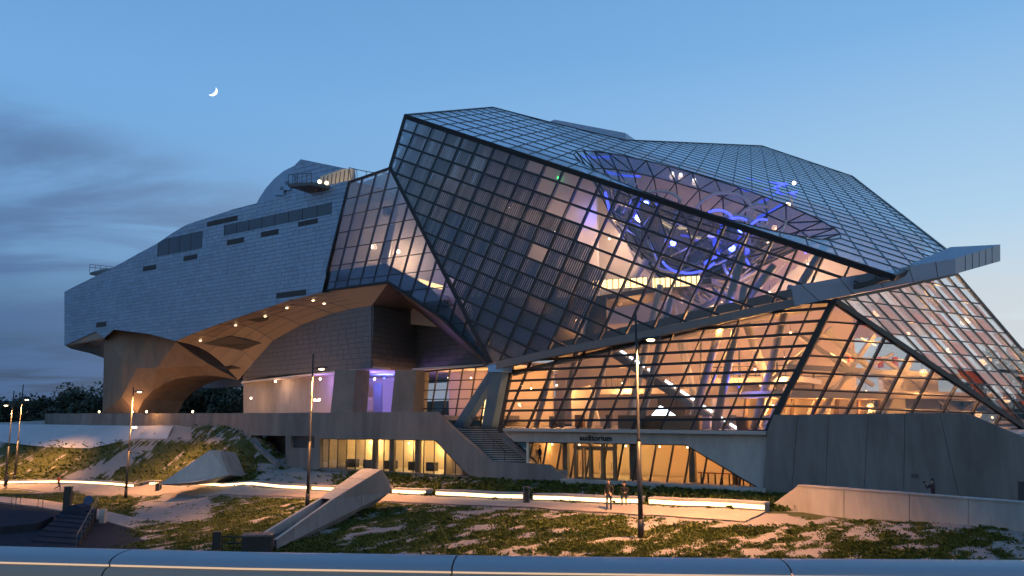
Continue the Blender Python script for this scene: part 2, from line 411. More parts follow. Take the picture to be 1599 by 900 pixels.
# louvre screens behind the left half
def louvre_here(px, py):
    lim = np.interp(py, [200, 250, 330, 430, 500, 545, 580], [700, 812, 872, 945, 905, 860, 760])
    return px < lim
rl = random.Random(3)
for (i, j, c, q, ctr) in cellsU:
    px, py = pix(ctr)
    if not louvre_here(px, py) or area2(c) < 0.7: continue
    if rl.random() < (0.02 if py > 330 else 0.0): continue
    aa0 = min(p[0] for p in c); aa1 = max(p[0] for p in c); bb0 = min(p[1] for p in c); bb1 = max(p[1] for p in c)
    b = MB(); k = 9; st = 1.92 / k
    for s in range(k):
        a = i * 1.92 + (s + 0.5) * st
        for s0, s1 in spans(c, 0, a):
            if s1 - s0 > 0.15: b.bar(gU.pt(a, s0 + 0.05), gU.pt(a, s1 - 0.05), gU.B.cross(UF.n), UF.n, st * rl.uniform(0.62, 0.88), -0.5, -0.44)
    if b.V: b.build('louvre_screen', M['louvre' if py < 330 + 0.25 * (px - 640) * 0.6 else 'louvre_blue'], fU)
# glass wing joining hall and clad wing
Lw = P(503, 455, 86.0)
LWP = Plane.pts(UF.hit(609, 262), Bv, Lw)
lw_out = [(545, 285), (609, 263), (766, 570), (690, 497), (606, 441), (503, 455)]
gL = Grid(LWP, lw_out, ((544, 325), (632, 306)), ((546, 420), (577, 300)), (545, 285))
fL, cellsL = facade('wing_facade', hall, gL, 2.2, 1.9, M['glass_upper'], M['steel'], 0.07, 0.07, 0.2, 0.26, 'glazed wing between hall and metal wing, two round lamps behind it')
# opaque band along the lower edge of the wing
def band(name, pts_px, plane, off, th, m, parent):
    return MB().poly([plane.hit(*p) + plane.n * off for p in pts_px], plane.n * -th).build(name, m, parent)
for a, b, c_, d in (((503, 455), (606, 441), (598, 412), (511, 424)), ((606, 441), (690, 497), (664, 447), (599, 412)), ((690, 497), (764, 568), (716, 500), (664, 447))):
    band('spandrel_panel', [a, b, c_, d], LWP, -0.3, 0.12, M['blue_steel'], fL)
# lower facade
LFP = BASE.off(-0.8)
lf_out = [(779, 673), (800, 568), (860, 554), (1005, 526), (1151, 495), (1250, 473), (1299, 471), (1197, 674)]
gF = Grid(LFP, lf_out, ((800, 640), (1100, 635.5)), ((974, 670), (1041, 515)), (783, 673))
fF, cellsF = facade('lower_facade', hall, gF, 2.45, 0.97, M['glass'], M['steel'], 0.11, 0.20, 0.25, 0.24, 'lower glass wall with leaning mullions under the long sloping beam')
# right facade 1 (below diagonal)
rb = LFP.hit(1197, 674); rt = LFP.hit(1301, 471)
R1 = Plane.pts(rb, rt, P(1599, 600, 64.0))
r1_out = [(1200, 668), (1303, 471), (1450, 569), (1560, 642), (1640, 697), (1640, 712), (1210, 668)]
g1 = Grid(R1, r1_out, ((1250, 565), (1494, 578)), ((1290, 620), (1350, 500)), (1210, 660))
f1, cells1 = facade('corner_facade', hall, g1, 2.9, 1.35, M['glass'], M['steel'], 0.075, 0.09, 0.25, 0.2, 'triangular glass wall right of the leaning corner post, girders behind')
# right facade 2 (above diagonal)
R2 = Plane.pts(R1.hit(1303, 470), R1.hit(1599, 668), P(1490, 430, 62.0))
r2_out = [(1303, 469), (1400, 450), (1494, 428), (1640, 598), (1640, 696)]
g2 = Grid(R2, r2_out, ((1327, 465), (1537, 493)), ((1493, 431), (1599, 551)), (1494, 428))
f2, cells2 = facade('sloping_facade', hall, g2, 1.55, 1.9, M['glass'], M['steel_grey'], 0.09, 0.08, 0.2, 0.2, 'sloping glass wall at far right with sky showing through')
rbl = random.Random(8)
for (i, j, c, q, ctr) in cells2:
    px, py = pix(ctr)
    if area2(c) < 0.5 or rbl.random() < 0.10 + 0.3 * max(0, (px - 1420) / 200): continue
    wdt = 1.55 * rbl.choice((0.45, 0.6, 0.75, 0.95)); a_s = i * 1.55 + 0.06
    cc = clip_rect(g2.out, a_s, a_s + wdt, j * 1.9 + 0.08, (j + 1) * 1.9 - 0.08)
    if len(cc) >= 3 and area2(cc) > 0.1: MB().poly([g2.pt(*p) - R2.n * 0.55 for p in cc], R2.n * 0.06).build('blind_panel', M['blind'], f2)
# roof: sloping glass with a funnel sunk into it
fe0 = UF.hit(633, 180); fe1 = UF.hit(1395, 431)
RP = Plane.pts(fe0, fe1, P(975, 219, 100.0))
rf_out = [(633, 180), (770, 168), (862, 192), (975, 219), (1190, 228), (1330, 275), (1482, 394), (1395, 431)]
gR = Grid(RP, rf_out, ((633, 180), (1119, 338)), ((633, 180), (770, 168)), (633, 180))
SA, SB = 2.15, 3.0
ca, cb = gR.ab(RP.hit(1088, 296)); e1 = gR.ab(RP.hit(1270, 300)); e2 = gR.ab(RP.hit(1110, 238))
CRA, CRB = 13.5, 12.5
for _k in range(40):
    if min(gR.ab(UF.hit(633 + (1395 - 633) * t / 60, 180.5 + (431 - 180.5) * t / 60))[1] for t in range(61)) > cb - CRB - 0.8: CRB -= 0.2
print('crater', ca, cb, CRB)
print('roof box', gR.box(), 'crater', ca, cb, e1, e2)
def crater(a, b):
    r = ((a - ca) / CRA) ** 2 + ((b - cb) / CRB) ** 2
    return -9.5 * (1 - r) ** 1.65 if r < 1 else 0.0
def rpt(a, b): return gR.pt(a, b) + RP.n * crater(a, b)
fr = MB(); pts = [gR.pt(*p) for p in gR.out]
for i in range(len(pts)):
    p, q = pts[i], pts[(i + 1) % len(pts)]; fr.bar(p, q, (q - p).cross(RP.n), RP.n, 0.3, -0.35, 0.08)
fR = fr.build('glass_roof', M['steel'], hall); fR['label'] = 'sloping glass roof of the hall with a sunken funnel of triangles'
a0, a1, b0, b1 = gR.box()
def strip(pl, name='roof_bar', t=0.07):
    b = MB(); b.tube(pl, t, 4); b.build(name, M['steel'], fR)
def cut(v, s0, s1, cc, c2, ra, rb2):      # part of a roof line outside the funnel
    q = 1 - ((v - cc) / ra) ** 2
    if q <= 0: return [(s0, s1)]
    h = rb2 * math.sqrt(q); return [(x, y) for x, y in ((s0, min(s1, c2 - h)), (max(s0, c2 + h), s1)) if y - x > 0.2]
for i in range(math.floor(a0 / SA) + 1, math.ceil(a1 / SA)):
    for s0, s1 in spans(gR.out, 0, i * SA):
        for x, y in cut(i * SA, s0, s1, ca, cb, CRA, CRB): strip([gR.pt(i * SA, x), gR.pt(i * SA, y)])
for j in range(math.floor(b0 / SB) + 1, math.ceil(b1 / SB)):
    for s0, s1 in spans(gR.out, 1, j * SB):
        for x, y in cut(j * SB, s0, s1, cb, ca, CRB, CRA): strip([gR.pt(x, j * SB), gR.pt(y, j * SB)])
roofcells = []
for i in range(math.floor(a0 / SA), math.ceil(a1 / SA)):
    for j in range(math.floor(b0 / SB), math.ceil(b1 / SB)):
        c = clip_rect(gR.out, i * SA, (i + 1) * SA, j * SB, (j + 1) * SB)
        if len(c) < 3 or area2(c) < 0.05: continue
        rr_ = [((p[0] - ca) / CRA) ** 2 + ((p[1] - cb) / CRB) ** 2 for p in c]
        if max(rr_) <= 1.0: continue
        if min(rr_) < 1.0:      # cell cut by the funnel rim: pull its inner corners out to the rim
            c = [p if r >= 1 else (ca + (p[0] - ca) / math.sqrt(max(r, 1e-3)), cb + (p[1] - cb) / math.sqrt(max(r, 1e-3))) for p, r in zip(c, rr_)]
        roofcells.append([gR.pt(*p) for p in c])
# triangulated funnel
funnel = []; rings = [(1.0, 30), (0.84, 26), (0.66, 22), (0.46, 16), (0.24, 10), (0.05, 5)]
rp_ = []
for q_, (rr_, n_) in enumerate(rings):
    rp_.append([rpt(ca + CRA * rr_ * math.cos(2 * math.pi * (k + 0.5 * q_) / n_), cb + CRB * rr_ * math.sin(2 * math.pi * (k + 0.5 * q_) / n_)) for k in range(n_)])
edges = set()
for q_ in range(len(rings) - 1):
    o_, i_ = rp_[q_], rp_[q_ + 1]; no, ni = len(o_), len(i_); a_i = b_i = 0
    ao = [(k + 0.5 * q_) / no for k in range(no + 1)]; ai = [(k + 0.5 * (q_ + 1)) / ni for k in range(ni + 1)]
    while a_i < no or b_i < ni:
        if b_i >= ni or (a_i < no and ao[a_i + 1] <= ai[b_i + 1]):
            funnel.append([o_[a_i % no], o_[(a_i + 1) % no], i_[b_i % ni]]); a_i += 1
        else:
            funnel.append([o_[a_i % no], i_[(b_i + 1) % ni], i_[b_i % ni]]); b_i += 1
seen_ = set()
for t_ in funnel:
    for k in range(3):
        p, q = t_[k], t_[(k + 1) % 3]; key = tuple(sorted((tuple(round(v, 2) for v in p), tuple(round(v, 2) for v in q))))
        if key in seen_ or (p - q).length < 0.05: continue
        seen_.add(key); strip([p, q], 'funnel_bar', 0.075)
for t_ in funnel: MB().poly(inset(t_, 0.04), RP.n * 0.025).build('funnel_pane', M['glass_roof'], fR)
def parea(q):
    s = [pix(p) for p in q]; return area2(s)
roofcells.sort(key=lambda q: -parea(q))
rest = MB()
for k, q in enumerate(roofcells):
    q = inset(q, 0.03)
    if k < 300: MB().poly(q, RP.n * 0.025).build('pane', M['glass_roof'], fR)
    else: rest.poly(q, RP.n * 0.025)
if rest.V: tag(rest.build('small_panes', M['glass_roof'], fR), None, kind='stuff')
print('panes', ALLP, len(roofcells))
# long sloping beam between the upper and the lower glass
bm = MB(); bp_ = [(768, 574), (860, 553), (1005, 525), (1151, 494), (1250, 472)]
for p, q in zip(bp_, bp_[1:]):
    bm.beam(UF.hit(*p) + UF.n * 0.15, UF.hit(*q) + UF.n * 0.15, 0.75, t2=0.62)
bm.build('sloping_beam', M['beam_clad'], hall)
# corner post and diagonal of the right side
MB().beam(rb + Vector((0, 0, -0.2)), rt, 0.42).build('corner_post', M['steel'], hall)
MB().beam(R1.hit(1303, 470), R1.hit(1640, 696), 0.4).build('diagonal_beam', M['steel'], hall)
# projecting metal fin
fin = MB()
fl, fr_ = P(1235, 447, 54.0), P(1492, 404, 59.5); flb, frb = P(1241, 478, 54.2), P(1492, 428, 59.5)
ft, ftb = P(1562, 382, 67.0), P(1562, 408, 67.0); bk = P(1484, 386, 67.0); bkl = P(1385, 428, 58.0)
und = WD * 0.1
fin.add([fl, flb, frb, fr_, ftb, ft, bk, bkl], [[0, 1, 2, 3], [3, 2, 4, 5], [0, 3, 6, 7], [3, 5, 6], [1, 0, 7], [1, 7, 6, 2], [2, 6, 4], [6, 5, 4]])
fo = fin.build('projecting_fin', M['fin'], hall); fo['label'] = 'blue grey metal fin jutting out at the right of the roof'
FP = Plane.pts(fl, flb, fr_)
for s in (0.14, 0.34, 0.53, 0.72, 0.88):
    tp = fl.lerp(fr_, s - 0.10 * (1 - s)); bt = flb.lerp(frb, s)
    MB().bar(tp, bt, (fr_ - fl), FP.n, 0.05, 0.002, 0.02).build('panel_joint', M['steel'], fo)
FP2 = Plane.pts(fr_, frb, ft)
for s in (0.2, 0.35, 0.5, 0.65, 0.8):
    MB().bar(fr_.lerp(ft, s), frb.lerp(ftb, s), (ft - fr_), FP2.n, 0.05, 0.002, 0.02).build('panel_joint', M['steel'], fo)
# plant room box behind the ridge
PB = Plane(P(920, 205, 106.0), WD)
q = [PB.hit(856, 191), PB.hit(866, 187), PB.hit(977, 208), PB.hit(978, 228), PB.hit(856, 205)]
MB().poly(q, WD * 6).build('plant_room', M['clad'], hall)
# V shaped support under the low tip of the upper glass
vt = P(771, 577, 69.6)
vcol = empty('forked_column', P(745, 667, 76), 'forked column with blue light put into its colour under the low tip of the upper glass wall', 'column')
for (x0, x1, D) in ((706, 722, 76.6), (752, 768, 75.9)):
    bL, bR = P(x0, 667, D), P(x1, 667, D)
    tL, tR = (P(764, 578, 69.9), P(776, 578, 69.9)) if x0 < 740 else (P(766.5, 578.5, 69.4), P(786, 575, 69.4))
    MB().poly([bL, bR, tR, tL], WD * 1.1).build('leg', M['blue_light_tint'], vcol)
MB().poly([P(761, 571, 69.2), P(787, 567, 69.2), P(786, 581, 69.2), P(763, 581, 69.2)], WD * 1.4).build('head', M['blue_light_tint'], vcol)
MB().poly([P(702, 667, 76.3), P(772, 667, 75.5), P(772, 670, 75.5), P(702, 670, 76.3)], WD * 1.6).build('foot_plate', M['black'], vcol)

# ------------------------------------------------------------------ inside the hall
def roof_z(p):
    z = RP.p.z - ((p.x - RP.p.x) * RP.n.x + (p.y - RP.p.y) * RP.n.y) / RP.n.z
    a, b = gR.ab(Vector((p.x, p.y, z))); return z + crater(a, b) * 1.15
def under(p, m=0.8): return Vector((p.x, p.y, min(p.z, roof_z(p) - m)))
ZF = 8.7
def slab(name, u0, u1, w0, w1, z, t, m): return MB().poly([BU(u0, w0, z), BU(u1, w0, z), BU(u1, w1, z), BU(u0, w1, z)], Vector((0, 0, -t))).build(name, M[m], hall)
def wallq(name, pts, th, m): 
    P4 = [BU(*p) for p in pts]; n_ = 8; top = [under(P4[3].lerp(P4[2], t / n_)) for t in range(n_ + 1)]
    return MB().poly([P4[0], P4[1]] + top[::-1], WD * th).build(name, M[m], hall)
slab('ground_floor', -0.8, 21.5, -0.2, 34, ZF, 0.25, 'floor_stone'); slab('ground_floor', 21.6, 46, 0.7, 34, ZF, 0.25, 'floor_stone')
wallq('back_wall', [(-9, 24, ZF), (24, 24, ZF), (24, 24, 20), (-9, 24, 20)], 0.4, 'plaster_warm')
wallq('upper_back_wall', [(-9, 34, 18), (30, 34, 18), (30, 34, 50), (-9, 34, 50)], 0.4, 'plaster_warm')
# block of rooms behind the upper glass, white plaster, with an oblique right end
wallq('inner_wall', [(3, 11, 21), (11.5, 11, 22.5), (11.5, 11, 31), (3, 11, 33)], 0.4, 'plaster')
wallq('inner_wall', [(13, 13, 17.6), (27, 13, 20), (27, 13, 25), (13, 13, 29)], 0.4, 'plaster')
wallq('inner_wall', [(-9, 9, 17), (4, 9, 17), (4, 9, 36), (-9, 9, 38)], 0.4, 'plaster')
wallq('inner_wall', [(-5, 3.0, 14.2), (6.5, 5.5, 16.2), (6.5, 5.5, 20.2), (-7, 3.5, 21)], 0.3, 'slab')
# ramp slabs following the beam
def ramp_slab(name, u0, z0, u1, z1, w0, w1, t, m):
    q = [BU(u0, w0, z0), BU(u1, w0, z1), BU(u1, w1, z1), BU(u0, w1, z0)]
    return MB().poly(q, Vector((0, 0, -t))).build(name, M[m], hall)
ramp_slab('gallery_floor', 0, 15.6, 26, 19.6, 2.2, 11, 0.7, 'slab')
ramp_slab('gallery_floor', 4, 20.4, 16, 21.2, 6, 11, 0.45, 'slab')
ramp_slab('bridge_deck_inside', -1, 13.6, 24, 18.0, 1.2, 2.0, 0.35, 'slab')
# lit balustrade
for (u0, u1, z) in ((5.0, 10.2, 21.2), (10.8, 15.0, 20.9)):
    MB().poly([BU(u0, 5.9, z - 0.1), BU(u1, 5.9, z - 0.25), BU(u1, 5.9, z + 0.55), BU(u0, 5.9, z + 0.7)], WD * 0.1).build('lit_balustrade', M['led_gold'], hall)
    b = MB()
    for k in range(9):
        u = u0 + (u1 - u0) * (k + 0.5) / 9; b.bar(BU(u, 5.86, z - 0.2), BU(u, 5.86, z + 0.7), UD, -WD, 0.08, 0, 0.04)
    b.build('balustrade_posts', M['slab'], hall)
# leaning round columns
for (u, wv, z0, u2, w2, z2) in ((2, 5, ZF, 5, 5, 20), (8, 6, ZF, 11.5, 6, 21), (14, 5, ZF, 19, 5, 24), (19, 6, ZF, 22.5, 6, 20), (6, 9, 20, 9, 9, 31), (12.2, 8, 18, 16, 8, 29), (17.5, 7, 18, 21, 7, 26), (21.5, 7, 18, 25, 7, 24)):
    MB().tube([BU(u, wv, z0), under(BU(u2, w2, z2), 0.4)], 0.32, 12).build('column', M['steel_paint'], hall, True)
# funnel structure with blue lit tubes below the roof funnel
fc = gR.pt(ca, cb) + RP.n * -8
rb_ = random.Random(12)
def tubes(name, pts, rad, m): return MB().tube(pts, rad, 8).build(name, M[m], hall, True)
fb = BU(15.5, 7.0, 19.5)
for k in range(10):
    t = 2 * math.pi * k / 10
    top = gR.pt(ca + 9 * math.cos(t), cb + 8 * math.sin(t)) + RP.n * -4.5
    mid = fb.lerp(fc, 0.55) + (UD * math.cos(t) + WD * math.sin(t)) * 2.4
    low = fb + (UD * math.cos(t) + WD * math.sin(t)) * 1.6
    tubes('funnel_strut', [top, top.lerp(mid, 0.55) + Vector((0, 0, -1.0)), mid, low], 0.12, 'steel_paint')
rk = random.Random(31)
for (px, py, D, r, t0, t1, tilt) in ((1020, 335, 69, 2.8, 20, 170, 0.6), (1105, 380, 68, 3.0, 190, 330, 0.5), (1150, 378, 67, 2.4, -60, 120, 0.7), (1160, 400, 67, 1.8, 100, 260, 0.9), (1060, 400, 68, 2.6, 200, 330, 0.4), (1085, 360, 70, 3.4, 160, 320, 0.7), (1130, 350, 70, 2.8, 10, 150, 0.8), (1180, 370, 67, 2.2, 60, 250, 1.0)):
    c = P(px, py, D)
    tubes('curved_rib', [c + UD * r * math.cos(R(t0 + (t1 - t0) * k / 10)) + WD * 0.5 * math.sin(k * 0.5) + Vector((0, 0, 1)) * r * tilt * 1.3 * math.sin(R(t0 + (t1 - t0) * k / 10)) for k in range(11)], 0.13, 'steel_paint')
for k in range(26):
    px = rk.uniform(960, 1215); py = 300 + (px - 960) * 0.30 + rk.uniform(0, 75); D = rk.uniform(67, 72); an = rk.uniform(0.5, 2.6); ln = rk.uniform(1.2, 3.0)
    p = P(px, py, D); tubes('lattice_strut', [p, p + (UD * math.cos(an) + Vector((0, 0, 1)) * math.sin(an) + WD * rk.uniform(-0.5, 0.5)) * ln], rk.uniform(0.06, 0.11), 'steel_paint')
for (px, py, D, r, t0, t1, tilt) in ((1078, 392, 67.2, 2.7, 200, 320, 0.55), (1150, 385, 66.2, 1.9, 60, 200, 1.0), (1190, 385, 65.8, 1.5, 70, 220, 1.2), (1118, 360, 66.8, 1.7, 30, 110, 0.8)):  # added glowing tubes stand in for blue light washing over the steel
    c = P(px, py, D); tubes('blue_glow_tube', [c + UD * r * math.cos(R(t0 + (t1 - t0) * k / 10)) + Vector((0, 0, 1)) * r * tilt * 1.3 * math.sin(R(t0 + (t1 - t0) * k / 10)) for k in range(11)], 0.10, 'blue_glow')
for (x0, y0, x1, y1, D) in ((990, 340, 1003, 303, 70), (1140, 398, 1158, 366, 66.5), (1100, 412, 1128, 392, 66.5), (945, 300, 952, 330, 70)):
    tubes('blue_glow_tube', [P(x0, y0, D), P(x1, y1, D)], 0.12, 'blue_glow')
for (px, py, D, wt) in ((985, 345, 69, 160), (1045, 385, 67.5, 170), (1110, 365, 68.5, 180), (1165, 390, 66, 170), (1140, 420, 65.5, 120), (1080, 490, 63.5, 90), (1150, 470, 63, 70)):
    globe_lamp(P(px, py, D + 1.2), wt * 1.5, BLUE, hall, 0.04, 'blue_glow', 'blue_lamp', 0.2)
# more self-glowing blue tubes seen through the roof funnel
for (x0, y0, x1, y1, D) in ((905, 245, 955, 244, 92), (945, 268, 1000, 276, 88), (1165, 278, 1230, 288, 92), (1150, 292, 1180, 300, 88), (1190, 297, 1228, 286, 88), (1185, 316, 1215, 300, 84), (1205, 302, 1245, 300, 86), (1182, 340, 1222, 318, 78)):
    p, q = P(x0, y0, D), P(x1, y1, D); tubes('blue_glow_tube', [p, p.lerp(q, 0.5) + Vector((0, 0, -0.15)), q], 0.11, 'blue_glow')
# escalator with light strips
e0, e1_ = P(962, 540, 71.5), P(1160, 672, 66.5)
MB().bar(e0, e1_, WD, Vector((0, 0, 1)), 1.6, -1.1, -0.3).build('escalator', M['slab'], hall)
for s0, s1 in ((0.0, 0.12), (0.15, 0.27), (0.30, 0.36), (0.44, 0.52), (0.56, 0.66), (0.69, 0.80), (0.83, 0.9), (0.93, 1.0)):
    MB().beam(e0.lerp(e1_, s0) - WD * 0.85, e0.lerp(e1_, s1) - WD * 0.85, 0.16).build('escalator_light', M['led_white'], hall)
MB().poly([P(1012, 655, 68.5), P(1062, 655, 68.5), P(1036, 637, 68.5), P(1030, 634, 68.5)], WD * 0.3).build('glowing_stair_side', M['led_white'], hall)  # wall glows by itself in place of light falling on it
MB().box(BU(12, 3.5, ZF + 0.55), 7, 0.8, 1.1, math.atan2(-0.53, 0.848)).build('reception_desk', M['wood'], hall)
slab('mezzanine', 1.5, 9.5, 13, 23, 12.3, 0.5, 'plaster'); slab('mezzanine', 12, 21, 15, 23, 13.2, 0.5, 'plaster')
for (u0, u1, wv, zt) in ((1.6, 9.4, 13.05, 12.3), (12.1, 20.9, 15.05, 13.2)):
    b = MB()
    for k in range(14):
        u = u0 + (u1 - u0) * k / 13; b.bar(BU(u, wv, zt), BU(u, wv, zt + 1.0), UD, -WD, 0.05, 0, 0.05)
    b.beam(BU(u0, wv - 0.03, zt + 1.03), BU(u1, wv - 0.03, zt + 1.03), 0.07); b.build('mezzanine_railing', M['steel'], hall)
wallq('dark_screen', [(4.5, 22, ZF), (7.5, 22, ZF), (7.5, 22, 11.6), (4.5, 22, 11.6)], 0.2, 'slab'); wallq('dark_screen', [(15, 22, ZF), (19, 22, ZF), (19, 22, 12), (15, 22, 12)], 0.2, 'wood')
wallq('lit_wall', [(0.5, 10, ZF), (3.6, 10, ZF), (2.4, 10, 12.6), (0.5, 10, 12.2)], 0.3, 'plaster')
for (u, wv, u2, z2, r_) in ((10.4, 3.0, 13.6, 19.5, 0.28), (16.6, 3.5, 19.5, 20, 0.3), (12.6, 12, 9.8, 22, 0.35), (20.4, 10, 17.2, 22, 0.35), (5.2, 4.2, 7.8, 17, 0.22), (0.3, 3.5, 2.2, 14.5, 0.25)):
    MB().tube([BU(u, wv, ZF), under(BU(u2, wv, z2), 0.4)], r_, 12).build('leaning_column', M['steel_paint'], hall, True)
for k in range(12):
    MB().box(BU(1.5 + 1.7 * k, 4.5 + (k * 7 % 5), ZF + 0.5), 0.5 + 0.3 * (k % 3), 0.5, 1.0 + 0.25 * (k % 2), -0.55).build('display_stand', M[('slab', 'wood', 'plaster')[k % 3]], hall)
# right part: girders, gallery, columns
RD = (R1.hit(1560, 600) - R1.hit(1250, 600)); RD.z = 0; RD.normalize(); RN = Vector((-RD.y, RD.x, 0))
def RQ(s, d, z): return Vector((rb.x, rb.y, 0)) + RD * s + RN * d + Vector((0, 0, z))
MB().poly([RQ(2, 2.0, 11.7), RQ(22, 2.0, 11.7), RQ(22, 9, 11.7), RQ(2, 9, 11.7)], Vector((0, 0, -0.55))).build('gallery_floor', M['plaster_warm'], hall)
MB().poly([RQ(1, 9.2, 8.7), RQ(17, 9.2, 8.7), RQ(17, 9.2, 11.2), RQ(1, 9.2, 11.2)], RN * 0.3).build('lit_back_wall', M['plaster_warm'], hall)
MB().poly([RQ(16, 4, 8.7), RQ(19.5, 4, 8.7), RQ(19.5, 4, 13.4), RQ(16, 4, 13.4)], RN * 3).build('lift_box', M['steel_paint'], hall)
rg = random.Random(21)
girders = [(2, 3, 9, 7.5, 3, 17.5), (6, 3, 9, 12.5, 3, 16.3), (12, 3, 9, 16, 3, 14.5), (5, 3, 16.3, 12, 3, 12.2), (8.5, 4, 16.5, 16, 4, 11.5), (14, 4, 14.5, 22, 4, 9.6),
           (3, 5, 12, 10, 5, 17), (9, 5, 11.8, 16, 5, 15), (15, 5, 12, 21, 5, 13), (19, 3, 9, 24, 3, 11.5), (22, 3, 11.2, 30, 3, 8), (4, 3, 13.6, 22, 3, 13.0), (2, 4, 11.5, 24, 4, 11.2), (20, 3, 9.0, 30, 3, 9.4)]
for (s0, d0, z0, s1, d1, z1) in girders:
    MB().beam(RQ(s0, d0, z0), RQ(s1, d1, z1), rg.choice((0.22, 0.3, 0.4))).build('girder', M['steel_paint'], hall)
for k in range(9):
    MB().beam(RQ(2.5 + 2.2 * k, 7, 8.7), RQ(2.9 + 2.2 * k, 7, 11.2), 0.25).build('mullion_post', M['wood'], hall)
for k in range(6):
    MB().beam(RQ(3.2 + 2 * k, 6, 8.8), RQ(4.6 + 2 * k, 6, 11.0), 0.12).build('hanger', M['steel_paint'], hall)
for (px, py) in ((1357, 500), (1352, 502), (1375, 566), (1398, 566), (1328, 556)):
    MB().box(P(px, py, 68), 0.35, 0.35, 0.9).build('red_banner', M['red_seat'], hall)
for (px0, py0, px1, py1) in ((1345, 528, 1368, 540), (1297, 552, 1322, 566), (1335, 580, 1360, 582)):
    tubes('light_tube', [P(px0, py0, 66), P(px1, py1, 66)], 0.05, 'led_gold')
# back of hall on the right is open glass towards the sky: a few posts only
for k in range(7):
    MB().beam(RQ(3 + 4 * k, 15, 8.7), RQ(3.4 + 4 * k, 15, 17 - k * 1.1), 0.14).build('rear_mullion', M['steel_grey'], hall)
for z in (11.5, 13.5):
    MB().beam(RQ(0, 15, z), RQ(30, 15, z), 0.1).build('rear_transom', M['steel_grey'], hall)
# wing interior
WP2 = Plane(P(560, 360, 93.0), Vector((0.45, 0.9, 0)))
MB().poly([WP2.hit(500, 490), WP2.hit(760, 520), WP2.hit(760, 300), WP2.hit(610, 268), WP2.hit(520, 302)], WD * 0.3).build('wing_wall', M['plaster'], hall)
MB().poly([P(520, 432, 86.5), P(700, 470, 79), P(700, 462, 88), P(520, 430, 93)], Vector((0, 0, -0.4))).build('wing_floor', M['slab'], hall)
MB().beam(P(598, 425, 87), P(622, 300, 87), 0.7).build('column', M['steel_paint'], hall)
MB().box(P(610, 330, 87.5), 1.6, 0.8, 1.0).build('hanging_box', M['slab'], hall)
for (px, py) in ((580, 385), (622, 393)): globe_lamp(P(px, py, 88), 650, (1, 0.66, 0.42), hall, 0.2, 'lamp_white')
MB().poly([P(655, 436, 82), P(690, 446, 80), P(690, 452, 80), P(655, 444, 82)], WD * 0.2).build('lit_balustrade', M['led_gold'], hall)
globe_lamp(P(688, 415, 84), 200, VIOL, hall, 0.12, 'blue_glow')
# lamps
LS = 2.1
for (u, wv, z, wt, col) in ((0, 8, 12.6, 420, WARM), (5, 12, 12.8, 420, WARM), (10, 8, 13.2, 420, WARM), (15, 13, 14, 380, WARM), (19, 7, 13.5, 420, WARM), (2, 17, 12.4, 350, WARM), (12, 18, 15, 350, WARM), (-4, 10, 12.4, 420, WARM),
                            (6, 7.5, 26, 460, SOFTW), (1, 6, 27, 160, SOFTW), (-4, 6, 30, 80, SOFTW), (16, 9, 24, 340, SOFTW), (23, 10, 22.5, 300, SOFTW), (20, 9, 20.8, 220, SOFTW), (8, 8.5, 19.0, 240, WARM), (17, 4.5, 17.0, 200, WARM), (4, 4.5, 18.2, 120, WARM), (-1, 6.0, 19, 40, WARM), (2, 28, 36, 150, WARM), (9, 29, 30, 190, WARM), (16, 29, 30, 170, WARM), (22, 27, 26, 120, WARM), (-3, 20, 34, 200, WARM)):
    globe_lamp(under(BU(u, wv, z), 1.0), wt * LS, col, hall, 0.075, 'lamp_white')
for (u, wv, z, wt) in ((14, 9, 25, 300), (18.5, 4, 12, 420), (3.5, 8, 29, 260), (14, 22, 27, 1500), (5, 22, 33, 1500), (20, 24, 26, 1300)):
    globe_lamp(under(BU(u, wv, z), 1.0), wt * 0.5, BLUE, hall, 0.05, 'blue_glow', 'blue_lamp')
for (s, d, z, wt) in ((4, 5, 10.6, 260), (9, 5, 10.6, 260), (14, 6, 10.6, 220), (6, 6, 14.5, 220), (12, 7, 13.8, 220), (20, 6, 10.4, 200), (26, 5, 9.6, 160), (9, 11, 13, 260), (18, 11, 12, 220), (6, 5, 16.5, 240), (12, 5, 15.0, 300), (18, 5, 12.5, 300), (25, 6, 10.5, 260)):
    globe_lamp(RQ(s, d, z), wt * 2.2, WARM, hall, 0.08, 'lamp_warm')
for (px, py) in ((1370, 485), (1420, 520), (1460, 470), (1480, 545), (1540, 560), (1510, 500), (1570, 620), (1440, 580)):
    globe_lamp(R2.off(-2.6).hit(px, py), 800, WARM, hall, 0.07, 'lamp_warm')
for (px, py, D) in ((1050, 271, 88), (1063, 273, 88), (1084, 281, 86), (1240, 286, 84)): globe_lamp(P(px, py, D), 60, SOFTW, hall, 0.2, 'lamp_white')
MB().box(P(873, 278, 77), 0.35, 0.1, 0.2).build('exit_sign', M['exit_green'], hall)

